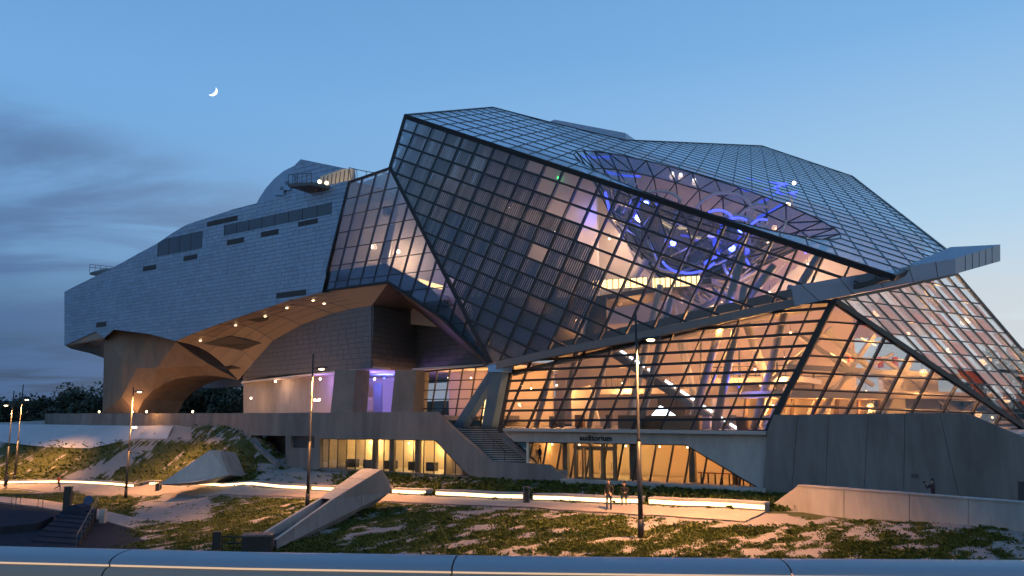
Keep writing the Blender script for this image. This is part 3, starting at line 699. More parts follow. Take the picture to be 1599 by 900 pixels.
# ------------------------------------------------------------------ metal clad wing
wing = empty('metal_clad_wing', P(300, 520, 105), 'grey blue metal clad wing hovering above the plinth at left', 'building')
def hgrid(plane, outline, origin):
    g = Grid.__new__(Grid); g.pl = plane; g.O = plane.hit(*origin)
    h = Vector((0, 0, 1)).cross(plane.n); 
    if h.x < 0: h = -h
    g.A = h.normalized(); g.B = g.A.cross(plane.n); 
    if g.B.z < 0: g.B = -g.B
    g.out = [g.ab(plane.hit(*p) if len(p) == 2 else Vector(p)) for p in outline]
    return g
def rect_minus(r, hs):
    rs = [r]
    for (h0, h1, k0, k1) in hs:
        nx = []
        for (a0, a1, b0, b1) in rs:
            if h1 <= a0 or h0 >= a1 or k1 <= b0 or k0 >= b1: nx.append((a0, a1, b0, b1)); continue
            if h0 > a0: nx.append((a0, h0, b0, b1))
            if h1 < a1: nx.append((h1, a1, b0, b1))
            m0, m1 = max(a0, h0), min(a1, h1)
            if k0 > b0: nx.append((m0, m1, b0, k0))
            if k1 < b1: nx.append((m0, m1, k1, b1))
        rs = nx
    return rs
def clad(name, parent, g, hh, ln, m, holes=(), limit=300, gap=0.035, th=0.05, back=0.15, label=None):
    bo = MB().poly([g.pt(*p) for p in g.out], g.pl.n * -back).build(name, M['clad_back'], parent)
    if label: bo['label'] = label
    a0, a1, b0, b1 = g.box(); cells = []
    rr = random.Random(5)
    for j in range(math.floor(b0 / hh), math.ceil(b1 / hh)):
        a = a0 - rr.random() * ln
        while a < a1:
            l2 = ln * rr.choice((0.75, 1.0, 1.0, 1.3))
            for r in rect_minus((a + gap / 2, a + l2 - gap / 2, j * hh + gap / 2, (j + 1) * hh - gap / 2), holes):
                c = clip_rect(g.out, *r)
                if len(c) >= 3 and area2(c) > 0.01: cells.append([g.pt(*p) for p in c])
            a += l2
    cells.sort(key=lambda q: -parea(q)); st = MB()
    for k, q in enumerate(cells):
        if k < limit: MB().poly(q, g.pl.n * th).build('panel', m, bo)
        else: st.poly(q, g.pl.n * th)
    if st.V: tag(st.build('small_panels', m, bo), None, kind='stuff')
    return bo
CFa, CFb = P(503, 456, 85.5), P(101, 300, 119.0)
CF = Plane(CFa, Vector((CFb.y - CFa.y, -(CFb.x - CFa.x), 0)))
cf_top = [(101, 456), (118, 447), (137, 438), (165, 424), (190, 411), (215, 397), (245, 381), (270, 364), (290, 352), (310, 345), (335, 337), (365, 327), (400, 318), (470, 300), (545, 282)]
cf_bot = [(503, 457), (450, 470), (420, 480), (380, 493), (340, 507), (300, 522), (275, 533), (235, 522), (178, 515), (163, 528), (150, 518), (101, 540)]
gC = hgrid(CF, cf_top + cf_bot, (503, 456))
def hole(x0, y0, x1, y1, h):
    p = gC.ab(CF.hit(x0, y0)); q = gC.ab(CF.hit(x1, y1)); r = gC.ab(CF.hit(x0, y0 + h))
    return (p[0], q[0], (r[1] + q[1] - p[1] + r[1]) / 2 if False else r[1], p[1])
wins = {'strip_window': [(351, 352, 519, 309, 16.5)], 'corner_window': [(248, 376, 317, 362, 25)],
        'vent': [(355, 376, 382, 369.5, 8), (408, 363, 436, 356, 8), (466, 347, 497, 339.5, 8), (287, 401, 309, 396, 7.5), (224, 417, 245, 412, 7.5), (432, 458, 479, 448.5, 9), (151, 504, 167, 501.5, 8)],
        'roof_slot': [(324, 347, 372, 334, 8)]}
holes = [hole(*r) for k in wins for r in wins[k]]
cw = clad('front_cladding', wing, gC, 0.46, 1.35, M['clad'], holes, 300, 0.036, 0.05, 0.12, 'long metal clad front of the hovering wing with small dark vents')
for k in wins:
    for r in wins[k]:
        h = hole(*r); c = clip_rect(gC.out, *h)
        if len(c) < 3: continue
        q = [gC.pt(*p) for p in c]
        o = MB().poly([p + CF.n * 0.015 for p in q], CF.n * 0.02).build('window' if 'window' in k else 'vent', M['window_dark'] if 'window' in k else M['vent'], cw)
        if 'window' in k:
            n_ = max(2, int((h[1] - h[0]) / 2.2))
            for t in range(n_ + 1):
                a = h[0] + (h[1] - h[0]) * t / n_
                for s0, s1 in spans(c, 0, a + 1e-4 * (1 if t == 0 else -1)): MB().bar(gC.pt(a, s0), gC.pt(a, s1), gC.A, CF.n, 0.06, 0.03, 0.07).build('window_bar', M['steel_grey'], cw)
        else:
            b = MB(); nb = 4
            for t in range(nb):
                y = h[2] + (h[3] - h[2]) * (t + 0.5) / nb; b.bar(gC.pt(h[0], y), gC.pt(h[1], y), gC.B, CF.n, 0.05, 0.035, 0.055)
            b.build('vent_slats', M['clad_back'], o)
# body of the wing behind its front: top skin and rear, falling away from view
BK = -CF.n
tops = [CF.hit(*p) for p in cf_top]
rv = MB(); k = len(tops)
r1 = [p + BK * 5 + Vector((0, 0, 0.3)) for p in tops]; r2 = [p + BK * 24 + Vector((0, 0, -2.5)) for p in tops]; r3 = [Vector((p.x, p.y, 19.5)) for p in r2]
rv.add([p + BK * 0.12 for p in tops] + r1 + r2 + r3, [[a * k + i, a * k + i + 1, (a + 1) * k + i + 1, (a + 1) * k + i] for a in range(3) for i in range(k - 1)])
le = [tops[0] + BK * 0.12, r1[0], r2[0], r3[0], CF.hit(101, 540) + BK * 0.12]
rv.add(le, [[0, 1, 2, 3, 4]])
rv.build('roof_skin', M['clad'], wing)
# raised roof hump behind
HP = CF.off(-7)
hump = [(398, 322), (405, 309), (415, 294), (428, 279), (443, 267), (460, 258), (470, 249), (555, 268), (580, 282), (575, 300), (470, 308)]
g = hgrid(HP, [(440, 318), (448, 300), (461, 258), (470, 249), (553, 266), (556, 300), (520, 312)], (470, 249))
clad('hump_cladding', wing, g, 0.6, 1.5, M['clad'], (), 120, 0.05, 0.05, 0.15)
hl = [HP.hit(*p) for p in [(461, 258), (443, 267), (428, 279), (415, 294), (405, 309), (398, 322)]]
hb = MB(); hr = [p + BK * 3.5 * i / 5 + BK * 2 for i, p in enumerate(hl)]
base_r = [HP.hit(470, 249), HP.hit(461, 258), HP.hit(457, 275), HP.hit(452, 285), HP.hit(448, 300), HP.hit(440, 312)]
hb.add(hl + base_r, [])
for i in range(5): hb.F.append([i, i + 1, 6 + i + 1, 6 + i])
hb.F.append([0, 6, 7]) if False else None
hb.V = [v + BK * 0.02 for v in hb.V]
hb.build('hump_flank', M['clad'], wing)
for (x0, y0, x1, y1) in ((448, 274, 462, 290), (440, 284, 456, 298), (431, 293, 446, 306)):
    MB().poly([HP.hit(x0, y1), HP.hit(x1, y1), HP.hit(x1, y0), HP.hit(x0 + 2, y0)], CF.n * 0.35).build('cladding_step', M['clad'], wing)
# terrace with lit rear wall, balcony and railing
TP = CF.off(-3.0)
MB().poly([TP.hit(498, 300), TP.hit(546, 296), TP.hit(552, 264), TP.hit(536, 264), TP.hit(500, 276)], BK * 0.3).build('terrace_wall', M['plaster_warm'], wing)
for i in range(7):
    x = 503 + i * 6.5; MB().beam(TP.hit(x, 298), TP.hit(x + 3, 276 - i * 1.9), 0.09).build('terrace_post', M['steel'], wing)
b = [CF.hit(473, 293), CF.hit(520, 288), CF.hit(512, 293), CF.hit(486, 301)]
MB().poly([CF.hit(474, 294) + CF.n * 2.2, CF.hit(508, 291) + CF.n * 2.0, CF.hit(516, 291), CF.hit(485, 298)], Vector((0, 0, -0.35))).build('balcony', M['steel_grey'], wing)
rl_ = MB(); pA, pB = CF.hit(474, 294) + CF.n * 2.2, CF.hit(508, 291) + CF.n * 2.0
rl_.beam(pA + Vector((0, 0, 1.0)), pB + Vector((0, 0, 1.0)), 0.06)
for t in range(6): rl_.beam(pA.lerp(pB, t / 5), pA.lerp(pB, t / 5) + Vector((0, 0, 1)), 0.05)
rl_.build('balcony_railing', M['steel'], wing)
for (px, py) in ((499, 284), (510, 286)): globe_lamp(P(px, py, 86), 90, YEL, wing, 0.2, 'lamp_warm', 'terrace_lamp', 0.2)
rl_ = MB(); pr = [(545, 262), (557, 265), (572, 268), (585, 270), (606, 271)]; bs = [(549, 284), (558, 280), (572, 276), (585, 274), (606, 272)]
for p, q in zip(pr, pr[1:]): rl_.beam(P(*p, 84), P(*q, 84), 0.07)
for p, q in zip(pr, bs): rl_.beam(P(*p, 84), P(*q, 84), 0.06)
rl_.build('terrace_railing', M['steel'], wing)
# little balcony at far left
LP_ = [CF.hit(141, 424) + CF.n * 0.1, CF.hit(182, 416) + CF.n * 0.1]
pl0, pl1 = P(140, 424, 114), P(168, 428, 112); pl2, pl3 = P(186, 418, 111), P(152, 416, 115)
MB().poly([P(140, 426, 113), P(160, 430, 112), P(184, 418, 111.5), P(160, 420, 114)], Vector((0, 0, -0.3))).build('lookout_platform', M['steel_grey'], wing)
rl_ = MB(); a_, b_ = P(140.5, 413, 113), P(183, 418, 111.5)
for dz in (0, -0.45): rl_.beam(a_ + Vector((0, 0, dz)), b_ + Vector((0, 0, dz * 0.6)), 0.06)
for t in range(6):
    p = a_.lerp(b_, t / 5); rl_.beam(p, p + Vector((0, 0, -1.15 + 0.9 * t / 5)), 0.05)
rl_.build('lookout_railing', M['steel_grey'], wing)
# ---- underside
bxL = Vector((-35.0, 104.0, 0)); bxC = Vector((-14.4, 82.0, 0)); bxR = Vector((-10.9, 91.0, 0)); bxE = Vector((-2.6, 82.0, 0))
def vplane(a, b): return Plane(a, Vector((b.y - a.y, -(b.x - a.x), 0)))
BL = vplane(bxL, bxC); BR = vplane(bxC, bxR); BE = vplane(bxR, bxE)
apex = P(372, 594, 104.0)
fs = [(503, 457), (450, 470), (420, 480), (380, 493), (340, 507), (300, 522), (275, 533)]
ts = [BL.hit(580, 478), BL.hit(548, 483), BL.hit(520, 490), BL.hit(470, 508), BL.hit(427, 532), BL.hit(398, 564), apex]
fpts = [CF.hit(*p) + BK * 0.12 for p in fs]
sv = MB()
NS = 6
for i in range(len(fs)):
    for t in range(NS + 1):
        s = t / NS; p = fpts[i].lerp(ts[i], s); p.z += 1.1 * math.sin(math.pi * s) * (0.3 + 0.7 * i / 6)
        sv.V.append(p)
sv.F = [[i * (NS + 1) + t, (i + 1) * (NS + 1) + t, (i + 1) * (NS + 1) + t + 1, i * (NS + 1) + t + 1] for i in range(len(fs) - 1) for t in range(NS)]
so = sv.build('soffit', M['soffit'], wing); so['label'] = 'warm lit soffit sweeping down to a point beside the pylon'
def on_soffit(px, py, dz=-0.06):
    best = None; d = ray(px, py)
    from mathutils.geometry import intersect_ray_tri
    for f in sv.F:
        v = [sv.V[k] for k in f]
        for tri in ((0, 1, 2), (0, 2, 3)):
            h = intersect_ray_tri(v[tri[0]], v[tri[1]], v[tri[2]], d, CP)
            if h is not None and (best is None or h.y < best.y): best = h
    return (best if best is not None else P(px, py, 92)) + Vector((0, 0, dz))
# panels in the soffit: dark patches and lamps
for poly in ([(318, 536), (358, 524), (408, 535), (377, 546), (352, 541), (346, 540)], [(388, 499), (420, 494), (418, 499), (405, 502)], [(343, 573), (362, 570), (376, 574), (356, 576)]):
    MB().poly([on_soffit(*p) for p in poly], Vector((0, 0, -0.05))).build('soffit_hatch', M['vent'], so)
for (px, py) in ((313, 531), (368, 507), (414, 493), (448, 480), (506, 473), (489, 468)):
    p = on_soffit(px, py, -0.12); MB().ball(p, 0.14, 10, 6, 0.35).build('soffit_lamp', M['lamp_warm'], so, True)
# fine joints across the soffit
jb = MB()
for i in (1, 2, 3, 4, 5):
    for t in range(NS): jb.beam(sv.V[i * (NS + 1) + t] + Vector((0, 0, -0.02)), sv.V[i * (NS + 1) + t + 1] + Vector((0, 0, -0.02)), 0.05)
for t in range(1, NS):
    for i in range(len(fs) - 1): jb.beam(sv.V[i * (NS + 1) + t] + Vector((0, 0, -0.02)), sv.V[(i + 1) * (NS + 1) + t] + Vector((0, 0, -0.02)), 0.04)
jb.build('soffit_joints', M['clad_dark'], so)
# second soffit under the glazed wing
lb = [LWP.hit(503, 456), LWP.hit(606, 442), LWP.hit(690, 498), LWP.hit(767, 572)]
kt = Vector((bxR.x, bxR.y, EYE + 11.5)); ke = BE.hit(760, 571)
MB().add([lb[0], lb[1], lb[2], lb[3], ts[0], kt, ke], [[0, 1, 4], [1, 5, 4], [1, 2, 5], [2, 6, 5], [2, 3, 6]]).build('soffit', M['soffit'], wing)
MB().add([CF.hit(545, 284), CF.hit(503, 456), LWP.hit(503, 456), LWP.hit(545, 286)], [[0, 1, 2, 3]]).build('edge_return', M['blue_steel'], wing)
# clad box walls below
gb = hgrid(BL, [(378, 591), (580, 575), (580, 478), (548, 483), (520, 490), (470, 508), (427, 532), (398, 564)], (580, 575))
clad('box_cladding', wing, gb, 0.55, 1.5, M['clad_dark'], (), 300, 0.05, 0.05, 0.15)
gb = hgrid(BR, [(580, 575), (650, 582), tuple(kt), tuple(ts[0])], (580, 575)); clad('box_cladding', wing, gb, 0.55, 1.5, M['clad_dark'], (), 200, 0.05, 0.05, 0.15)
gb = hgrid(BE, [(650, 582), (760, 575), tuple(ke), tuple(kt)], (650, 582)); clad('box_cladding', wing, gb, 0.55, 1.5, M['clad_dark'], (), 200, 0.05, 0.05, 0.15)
zb = EYE + 4.55
c4 = [Vector((p.x, p.y, BL.hit(480, 583).z)) for p in (bxL, bxC, bxR, bxE)]
MB().poly([bxL + Vector((0, 0, apex.z - 0.4)), BL.hit(580, 575), BR.hit(650, 582), BE.hit(760, 575), BE.hit(760, 575) + WD * 20, bxL + Vector((0, 0, apex.z - 0.4)) + WD * 20][::-1], Vector((0, 0, 0.2))).build('box_underside', M['plaster'], wing)
# left underside
lu = [CF.hit(101, 540), CF.hit(150, 518), CF.hit(163, 528), P(163, 560, 126), P(140, 552, 132), P(110, 545, 131)]
MB().add([p + BK * 0.12 for p in lu], [[0, 1, 2], [0, 2, 3, 4, 5]]).build('soffit', M['soffit'], wing)
# distant low volume seen through the arch
MB().add([P(316, 588, 125), P(378, 578, 122), P(378, 604, 122), P(316, 607, 125), P(335, 600, 130), P(380, 600, 130)], [[0, 1, 2, 3], [3, 2, 5, 4]]).build('rear_wing', M['clad'], wing)

# ------------------------------------------------------------------ concrete pylon
pyl = empty('concrete_pylon', P(185, 644, 111), 'tapering bare concrete pylon carrying the metal wing, with an arch to its right', 'pylon')
pf = [(163, 527, 112.4), (178, 515, 112), (206, 518, 110.5), (235, 522, 108.5), (275, 534, 104.0), (300, 552, 104.5), (330, 571, 105), (372, 594, 104.3), (345, 588.5, 106), (322, 586, 107), (298, 588, 108), (275, 592, 108.5), (255, 600, 109), (238, 611, 109.5), (224, 625, 110), (214, 645.5, 110), (160, 645.5, 111.5)]
Vp = [P(*p) for p in pf]; n_ = len(Vp)
# front broken into facets by an inner ridge
rid = [P(190, 560, 109.0), P(215, 575, 108.2), P(245, 575, 107.0), P(190, 620, 109.2)]
back = [v + Vector((2.5, 7.5, 0)) for v in Vp]
pv = Vp + rid; r0 = n_
faces = [[0, 1, r0], [1, 2, r0], [2, r0 + 1, r0], [2, 3, r0 + 1], [3, r0 + 2, r0 + 1], [3, 4, r0 + 2], [4, 5, r0 + 2], [5, 6, r0 + 2], [6, 8, 9], [6, 7, 8], [6, 9, 10, r0 + 2], [10, 11, r0 + 2], [11, 12, r0 + 2], [12, 13, r0 + 2], [13, r0 + 1, r0 + 2], [13, 14, r0 + 1], [14, r0 + 3, r0 + 1], [14, 15, r0 + 3], [15, 16, r0 + 3], [16, r0, r0 + 3], [16, 0, r0], [r0, r0 + 1, r0 + 3]]
po = mesh('shaft', pv, faces, M['pylon_concrete'], pyl)
MB().add(Vp + back, [[i, (i + 1) % n_, n_ + (i + 1) % n_, n_ + i] for i in range(n_)] + [[n_ + i for i in range(n_)]]).build('flank', M['pylon_concrete'], pyl)
fj = MB()
for p, q in (((200, 517), (187, 644)), ((225, 521), (204, 644)), ((250, 527), (222, 610)), ((180, 515), (172, 644))):
    pass

# ------------------------------------------------------------------ concrete base
base = empty('plinth_building', BU(0, 0, 4.4), 'long dark concrete plinth with lit rooms, stairs and auditorium entrance', 'building')
def wallpiece(name, outline, plane, m, th=0.5, holes=(), off=0.0, parent=None):
    g = hgrid(plane, outline, outline[0])
    cu = bpy.data.curves.new(name, 'CURVE'); cu.dimensions = '2D'; cu.fill_mode = 'BOTH'; cu.extrude = th / 2
    for poly in [g.out] + [[g.ab(plane.hit(*p)) for p in h] for h in holes]:
        sp = cu.splines.new('POLY'); sp.points.add(len(poly) - 1); sp.use_cyclic_u = True
        for k, p in enumerate(poly): sp.points[k].co = (p[0], p[1], 0, 1)
    tmp = bpy.data.objects.new('tmp', cu); me = bpy.data.meshes.new_from_object(tmp); bpy.data.objects.remove(tmp)
    nv = g.pl.n
    mtx = Matrix(((g.A.x, g.B.x, nv.x, 0), (g.A.y, g.B.y, nv.y, 0), (g.A.z, g.B.z, nv.z, 0), (0, 0, 0, 1)))
    me.transform(Matrix.Translation(g.O + nv * (off - th / 2)) @ mtx); me.materials.clear(); me.materials.append(m); me.update()
    me.name = name
    o = bpy.data.objects.new(name, me); C.objects.link(o); attach(o, parent or base); return o
win1 = [(499, 685), (680, 687.5), (733, 744), (499, 731)]
rec1 = [(392, 680), (449, 681), (447, 745), (392, 745)]
vent1 = [(454, 681), (491, 681.5), (491, 700), (454, 699.5)]
wallpiece('plinth_wall', [(448, 645), (680, 643), (705, 667), (767, 721), (855, 726), (889, 752), (889, 775), (448, 775)], BASE, M['concrete_dark'], 0.5, [win1, vent1])
pk = BASE.hit(448, 650)
farA = P(330, 650, 95); farB = P(60, 650, 121)
PL2 = vplane(Vector((farA.x, farA.y, 0)), Vector((pk.x, pk.y, 0))); PL3 = vplane(Vector((farB.x, farB.y, 0)), Vector((farA.x, farA.y, 0)))
wallpiece('plinth_wall', [(330, 645.5), (447.7, 645), (447.7, 775), (330, 740)], PL2, M['concrete_dark'], 0.5, [[(392, 680), (446, 681), (446, 760), (392, 760)]])
wallpiece('plinth_wall', [(70, 646), (329.6, 645.5), (329.6, 720), (70, 700)], PL3, M['concrete_dark'], 0.5)
MB().poly([PL2.hit(388, 678) + WD * 2.5, PL2.hit(447, 678) + WD * 2.5, PL2.hit(447, 760) + WD * 2.5, PL2.hit(388, 760) + WD * 2.5], WD * 0.2).build('recess_back', M['vent'], base)
MB().poly([BASE.hit(453, 680) + WD * 0.4, BASE.hit(492, 680) + WD * 0.4, BASE.hit(492, 701) + WD * 0.4, BASE.hit(453, 701) + WD * 0.4], WD * 0.1).build('vent_grille', M['vent'], base)
# plinth deck (roof of the base)
dk = [PL3.hit(70, 646), PL3.hit(330, 645.5), BASE.hit(448, 645), BASE.hit(680, 643.5)]
dk = [Vector((p.x, p.y, 9.72)) + WD * 0.55 for p in dk]
MB().poly(dk + [dk[-1] + WD * 26, dk[0] + Vector((12, 38, 0))], Vector((0, 0, -0.4))).build('plinth_deck', M['concrete'], base)
# window room
def room(u0, u1, w1, z0, z1, m, name):
    q = [(u0, 0.55), (u1, 0.55), (u1, w1), (u0, w1)]
    MB().poly([BU(u0, w1, z0), BU(u1, w1, z0), BU(u1, w1, z1), BU(u0, w1, z1)], WD * 0.2).build(name + '_back', M[m], base)
    MB().poly([BU(u, v, z0) for u, v in q], Vector((0, 0, -0.2))).build(name + '_floor', M['floor_stone'], base)
    MB().poly([BU(u, v, z1) for u, v in q], Vector((0, 0, 0.2))).build(name + '_ceiling', M['plaster'], base)
    MB().poly([BU(u0, 0.55, z0), BU(u0, w1, z0), BU(u0, w1, z1), BU(u0, 0.55, z1)], UD * -0.2).build(name + '_side', M[m], base)
    MB().poly([BU(u1, 0.55, z0), BU(u1, w1, z0), BU(u1, w1, z1), BU(u1, 0.55, z1)], UD * 0.2).build(name + '_side', M[m], base)
def uof(px, py=700): return (BASE.hit(px, py) - B0).dot(UD)
def zof(px, py): return BASE.hit(px, py).z
u0, u1 = uof(495), uof(737); z0 = zof(499, 731) - 0.05; z1 = zof(499, 685) + 0.15
room(u0, uof(688), 5.5, z0, z1, 'plaster_warm', 'office'); room(uof(688) + 0.25, uof(714), 1.5, z0, z1 - 0.3, 'plaster_warm', 'side_office')
gW = Grid(BASE.off(-0.3), win1, ((499, 708), (600, 708.6)), ((560, 735), (560.8, 685)), (499, 731))
gW.B = Vector((0, 0, 1)); gW.A = UD.copy(); gW.out = [gW.ab(gW.pl.hit(*p)) for p in win1]
facade('office_window', base, gW, 1.2, 9, M['glass_room'], M['steel'], 0.04, 0.06, 0.05, 0.10, 'long lit window band low in the plinth')
MB().poly([BASE.off(-1.3).hit(*p) for p in ((714, 702), (722, 722), (737, 748), (708, 746))], WD * 0.1).build('office_end_wall', M['plaster_warm'], base)
rf = random.Random(4)
for px in (515, 540, 575, 612, 640):
    u = uof(px); MB().box(BU(u, 3.4, z0 + 0.4), rf.uniform(0.9, 1.6), 0.7, 0.8, -0.55).build('desk', M['dark_furniture'], base)
for px in (576, 603, 643): MB().box(BU(uof(px), 0.95, (z0 + z1) / 2), 0.55, 0.3, z1 - z0, -0.55).build('pier', M['concrete_dark'], base)
for px, wt in ((528, 520), (590, 240), (640, 280), (672, 380), (705, 200)):
    globe_lamp(BU(uof(px), 4.6 if px < 685 else 1.1, z1 - 0.6), wt if px < 685 else wt * 0.3, YEL, base, 0.08, 'lamp_warm', 'room_lamp', 0.3)
# stairs
sb0, sb1, st0, st1 = P(760, 727, 71.6), P(838, 727, 71.0), P(700, 668, 76.4), P(784, 668, 75.2)
NST = 17
stair = MB().poly([sb0 + Vector((0, 0, -1)), sb1 + Vector((0, 0, -1)), st1 + Vector((0, 0, -0.4)), st0 + Vector((0, 0, -0.4))], Vector((0, 0, -0.3))).build('staircase', M['concrete'], base)
for k in range(NST):
    s0, s1 = k / NST, (k + 1.06) / NST
    zt = sb0.z + (st0.z - sb0.z) * (k + 1) / NST
    q = [sb0.lerp(st0, s0), sb1.lerp(st1, s0), sb1.lerp(st1, s1), sb0.lerp(st0, s1)]
    for p in q: p.z = zt
    so2 = MB().poly(q, Vector((0, 0, -0.55))).build('step', M['concrete_light'], stair)
    fw_ = (sb0 - st0); fw_.z = 0; fw_.normalize()
    nb_ = [q[0] + fw_ * 0.012, q[1] + fw_ * 0.012, q[1] + fw_ * 0.012 - Vector((0, 0, 0.10)), q[0] + fw_ * 0.012 - Vector((0, 0, 0.10))]
    MB().poly([v - Vector((0, 0, 0.02)) for v in nb_], fw_ * -0.01).build('riser_shadow', M['vent'], stair)  # dark strip painted as the shadow on each step front
hr_ = MB(); 
for t in (0.42,):
    lo, hi = sb0.lerp(sb1, t), st0.lerp(st1, t); hr_.tube([lo + Vector((0, 0, 1.0)), hi + Vector((0, 0, 1.0))], 0.03, 6)
    for k in range(4):
        p = lo.lerp(hi, 0.08 + 0.28 * k); hr_.tube([p, p + Vector((0, 0, 1.0))], 0.025, 6)
hr_.build('stair_handrail', M['steel'], stair)
MB().poly([sb0 + Vector((-0.8, 0.3, 0.0)), sb1 + Vector((0.1, 0.2, 0.0)), BASE.hit(880, 736) + WD * 0.7, BASE.hit(770, 736) + WD * 0.7], Vector((0, 0, -0.5))).build('stair_landing', M['concrete'], base)
MB().poly([st0 + Vector((-2, 0, -0.01)), st1 + Vector((0.2, 0, -0.01)), st1 + Vector((2.5, 8, -0.01)), st0 + Vector((-2, 9, -0.01))], Vector((0, 0, -0.3))).build('upper_landing', M['concrete'], base)
sl = [P(785, 674, 73), P(803, 690, 71.6), P(842, 727, 70.2), P(842, 737, 70.2), P(784, 690, 73)]
MB().poly(sl, WD * 0.3).build('stair_cheek', M['concrete'], base)
# auditorium front
aud = [(803, 690), (1071, 694.5), (1190, 765), (1190, 790), (889, 790), (889, 751), (868, 735), (842, 726)]
wallpiece('auditorium_lintel', [(785, 672), (1197, 674), (1197, 768), (1187, 763), (1071, 694.5), (803, 690), (797, 684)], BASE.off(-0.3), M['concrete_light'], 0.5)
az0 = zof(1000, 753); az1 = zof(930, 692)
room(1.3, uof(1192), 7, az0, az1 + 0.1, 'plaster_warm', 'foyer')
MB().poly([BU(uof(880), -0.6, az0), BU(uof(1195), -0.6, az0), BU(uof(1195), 0.56, az0), BU(uof(880), 0.56, az0)], Vector((0, 0, -0.6))).build('threshold', M['concrete_light'], base)
aud_win = [(803, 690), (1071, 694.5), (1187, 764), (889, 750.5), (868, 735), (842, 726)]
gA = Grid(BASE.off(-0.8), aud_win, ((899, 720), (1100, 724)), ((1028, 752), (1038, 696)), (889, 752))
gA.A = UD.copy(); gA.out = [gA.ab(gA.pl.hit(*p)) for p in aud_win]
facade('auditorium_window', base, gA, 1.4, 9, M['glass_room'], M['steel'], 0.10, 0.06, 0.16, 0.12, 'lit sloping mullioned glazing of the auditorium foyer')
# doors
dz1 = az0 + 2.45
for px0, px1 in ((897, 908), (910, 919.5), (921, 938), (940, 957)):
    ua, ub = uof(px0), uof(px1)
    d = MB()
    for (a, b, c_, e) in ((ua, ua + 0.12, az0, dz1), (ub - 0.12, ub, az0, dz1), (ua + 0.121, ub - 0.121, az0, az0 + 0.16), (ua + 0.121, ub - 0.121, dz1 - 0.14, dz1)):
        d.poly([BU(a, 0.25, c_), BU(b, 0.25, c_), BU(b, 0.25, e), BU(a, 0.25, e)], WD * 0.12)
    do = d.build('door', M['wood'], base)
    MB().tube([BU(ub - 0.22, 0.18, az0 + 0.8), BU(ub - 0.22, 0.18, az0 + 1.4)], 0.02, 6).build('handle', M['steel_grey'], do)
MB().poly([BU(uof(893), 0.2, dz1), BU(uof(960), 0.2, dz1), BU(uof(960), 0.2, dz1 + 0.16), BU(uof(893), 0.2, dz1 + 0.16)], WD * 0.3).build('door_header', M['wood'], base)
for px in (897, 920, 939, 958): MB().poly([BU(uof(px) - 0.12, 0.1, az0), BU(uof(px) + 0.12, 0.1, az0), BU(uof(px) + 0.12, 0.1, az1), BU(uof(px) - 0.12, 0.1, az1)], WD * 0.3).build('door_post', M['wood'], base)
for px in (862, 968, 975, 1062, 1130): MB().poly([BU(uof(px), 1.8, az0), BU(uof(px) + 0.45, 1.8, az0), BU(uof(px) + 0.45, 1.8, az1), BU(uof(px), 1.8, az1)], WD * 0.45).build('foyer_pillar', M['concrete'], base)
for k in range(9):
    px = 1085 + k * 11; MB().beam(BU(uof(px), 1.2, az0), BU(uof(px), 1.2, az0 + 0.75), 0.1).build('bar_stool', M['dark_furniture'], base)
MB().beam(BU(uof(1080), 1.2, az0 + 0.8), BU(uof(1178), 1.2, az0 + 0.8), 0.08).build('barrier_rail', M['red_seat'], base)
for px, wt in ((826, 70), (870, 80), (905, 130), (945, 150), (1000, 120), (1045, 130), (1100, 160), (1150, 130)):
    globe_lamp(BU(uof(px), 4.0, az1 - 0.35), wt, WARM if px > 960 or px < 890 else YEL, base, 0.07, 'lamp_white', 'foyer_lamp', 0.25)
# lettering
tx = bpy.data.curves.new('auditorium_sign', 'FONT'); tx.body = 'auditorium'; tx.size = 0.62; tx.extrude = 0.03; tx.offset = 0.014; tx.align_x = 'CENTER'; tx.space_character = 1.05
to = bpy.data.objects.new('tmp', tx); tme = bpy.data.meshes.new_from_object(to); bpy.data.objects.remove(to)
sp_ = BASE.off(-0.3).hit(930.5, 688.2) + BASE.n * 0.045
mtx = Matrix(((UD.x, 0, BASE.n.x, 0), (UD.y, 0, BASE.n.y, 0), (0, 1, 0, 0), (0, 0, 0, 1)))
tme.transform(Matrix.Translation(sp_) @ mtx); tme.materials.clear(); tme.materials.append(M['black'])
so_ = bpy.data.objects.new('auditorium_sign', tme); C.objects.link(so_); attach(so_, base); so_['label'] = 'dark lettering reading auditorium above the doors'
# right part of the base: cast panels with joints
cuts_t = [1197, 1246, 1294, 1356, 1413, 1467, 1640]; cuts_b = [1180, 1230, 1286, 1345, 1410, 1512, 1640]
def top_y(px): return float(np.interp(px, [1190, 1208, 1500, 1520, 1545, 1570, 1600, 1640], [674, 648, 645, 649, 660, 671, 683, 690]))
for i in range(6):
    xt0, xt1, xb0, xb1 = cuts_t[i] + 0.35, cuts_t[i + 1] - 0.35, cuts_b[i] + 0.35, cuts_b[i + 1] - 0.35
    xs = [xt0] + [x for x in (1208, 1500, 1520, 1545, 1570, 1600) if xt0 < x < xt1] + [xt1]
    out = [(x, top_y(x)) for x in xs] + [(xb1, 840), (xb0, 840)]
    if i == 0: out = [(1198, 674), (1208, 648), (1245.6, 648), (1229.6, 840), (1191, 840), (1191, 765)]
    wallpiece('wall_panel', out, BASE.off(0.02), M['concrete_dark'], 0.6)
MB().poly([BASE.hit(1590, 752), BASE.hit(1625, 754), BASE.hit(1625, 830), BASE.hit(1590, 830)], BASE.n * 0.06).build('dark_door', M['vent'], base)
MB().poly([BASE.hit(1423, 740), BASE.hit(1435, 740.5), BASE.hit(1435, 747), BASE.hit(1423, 746.5)], BASE.n * 0.05).build('wall_plate', M['steel_grey'], base)
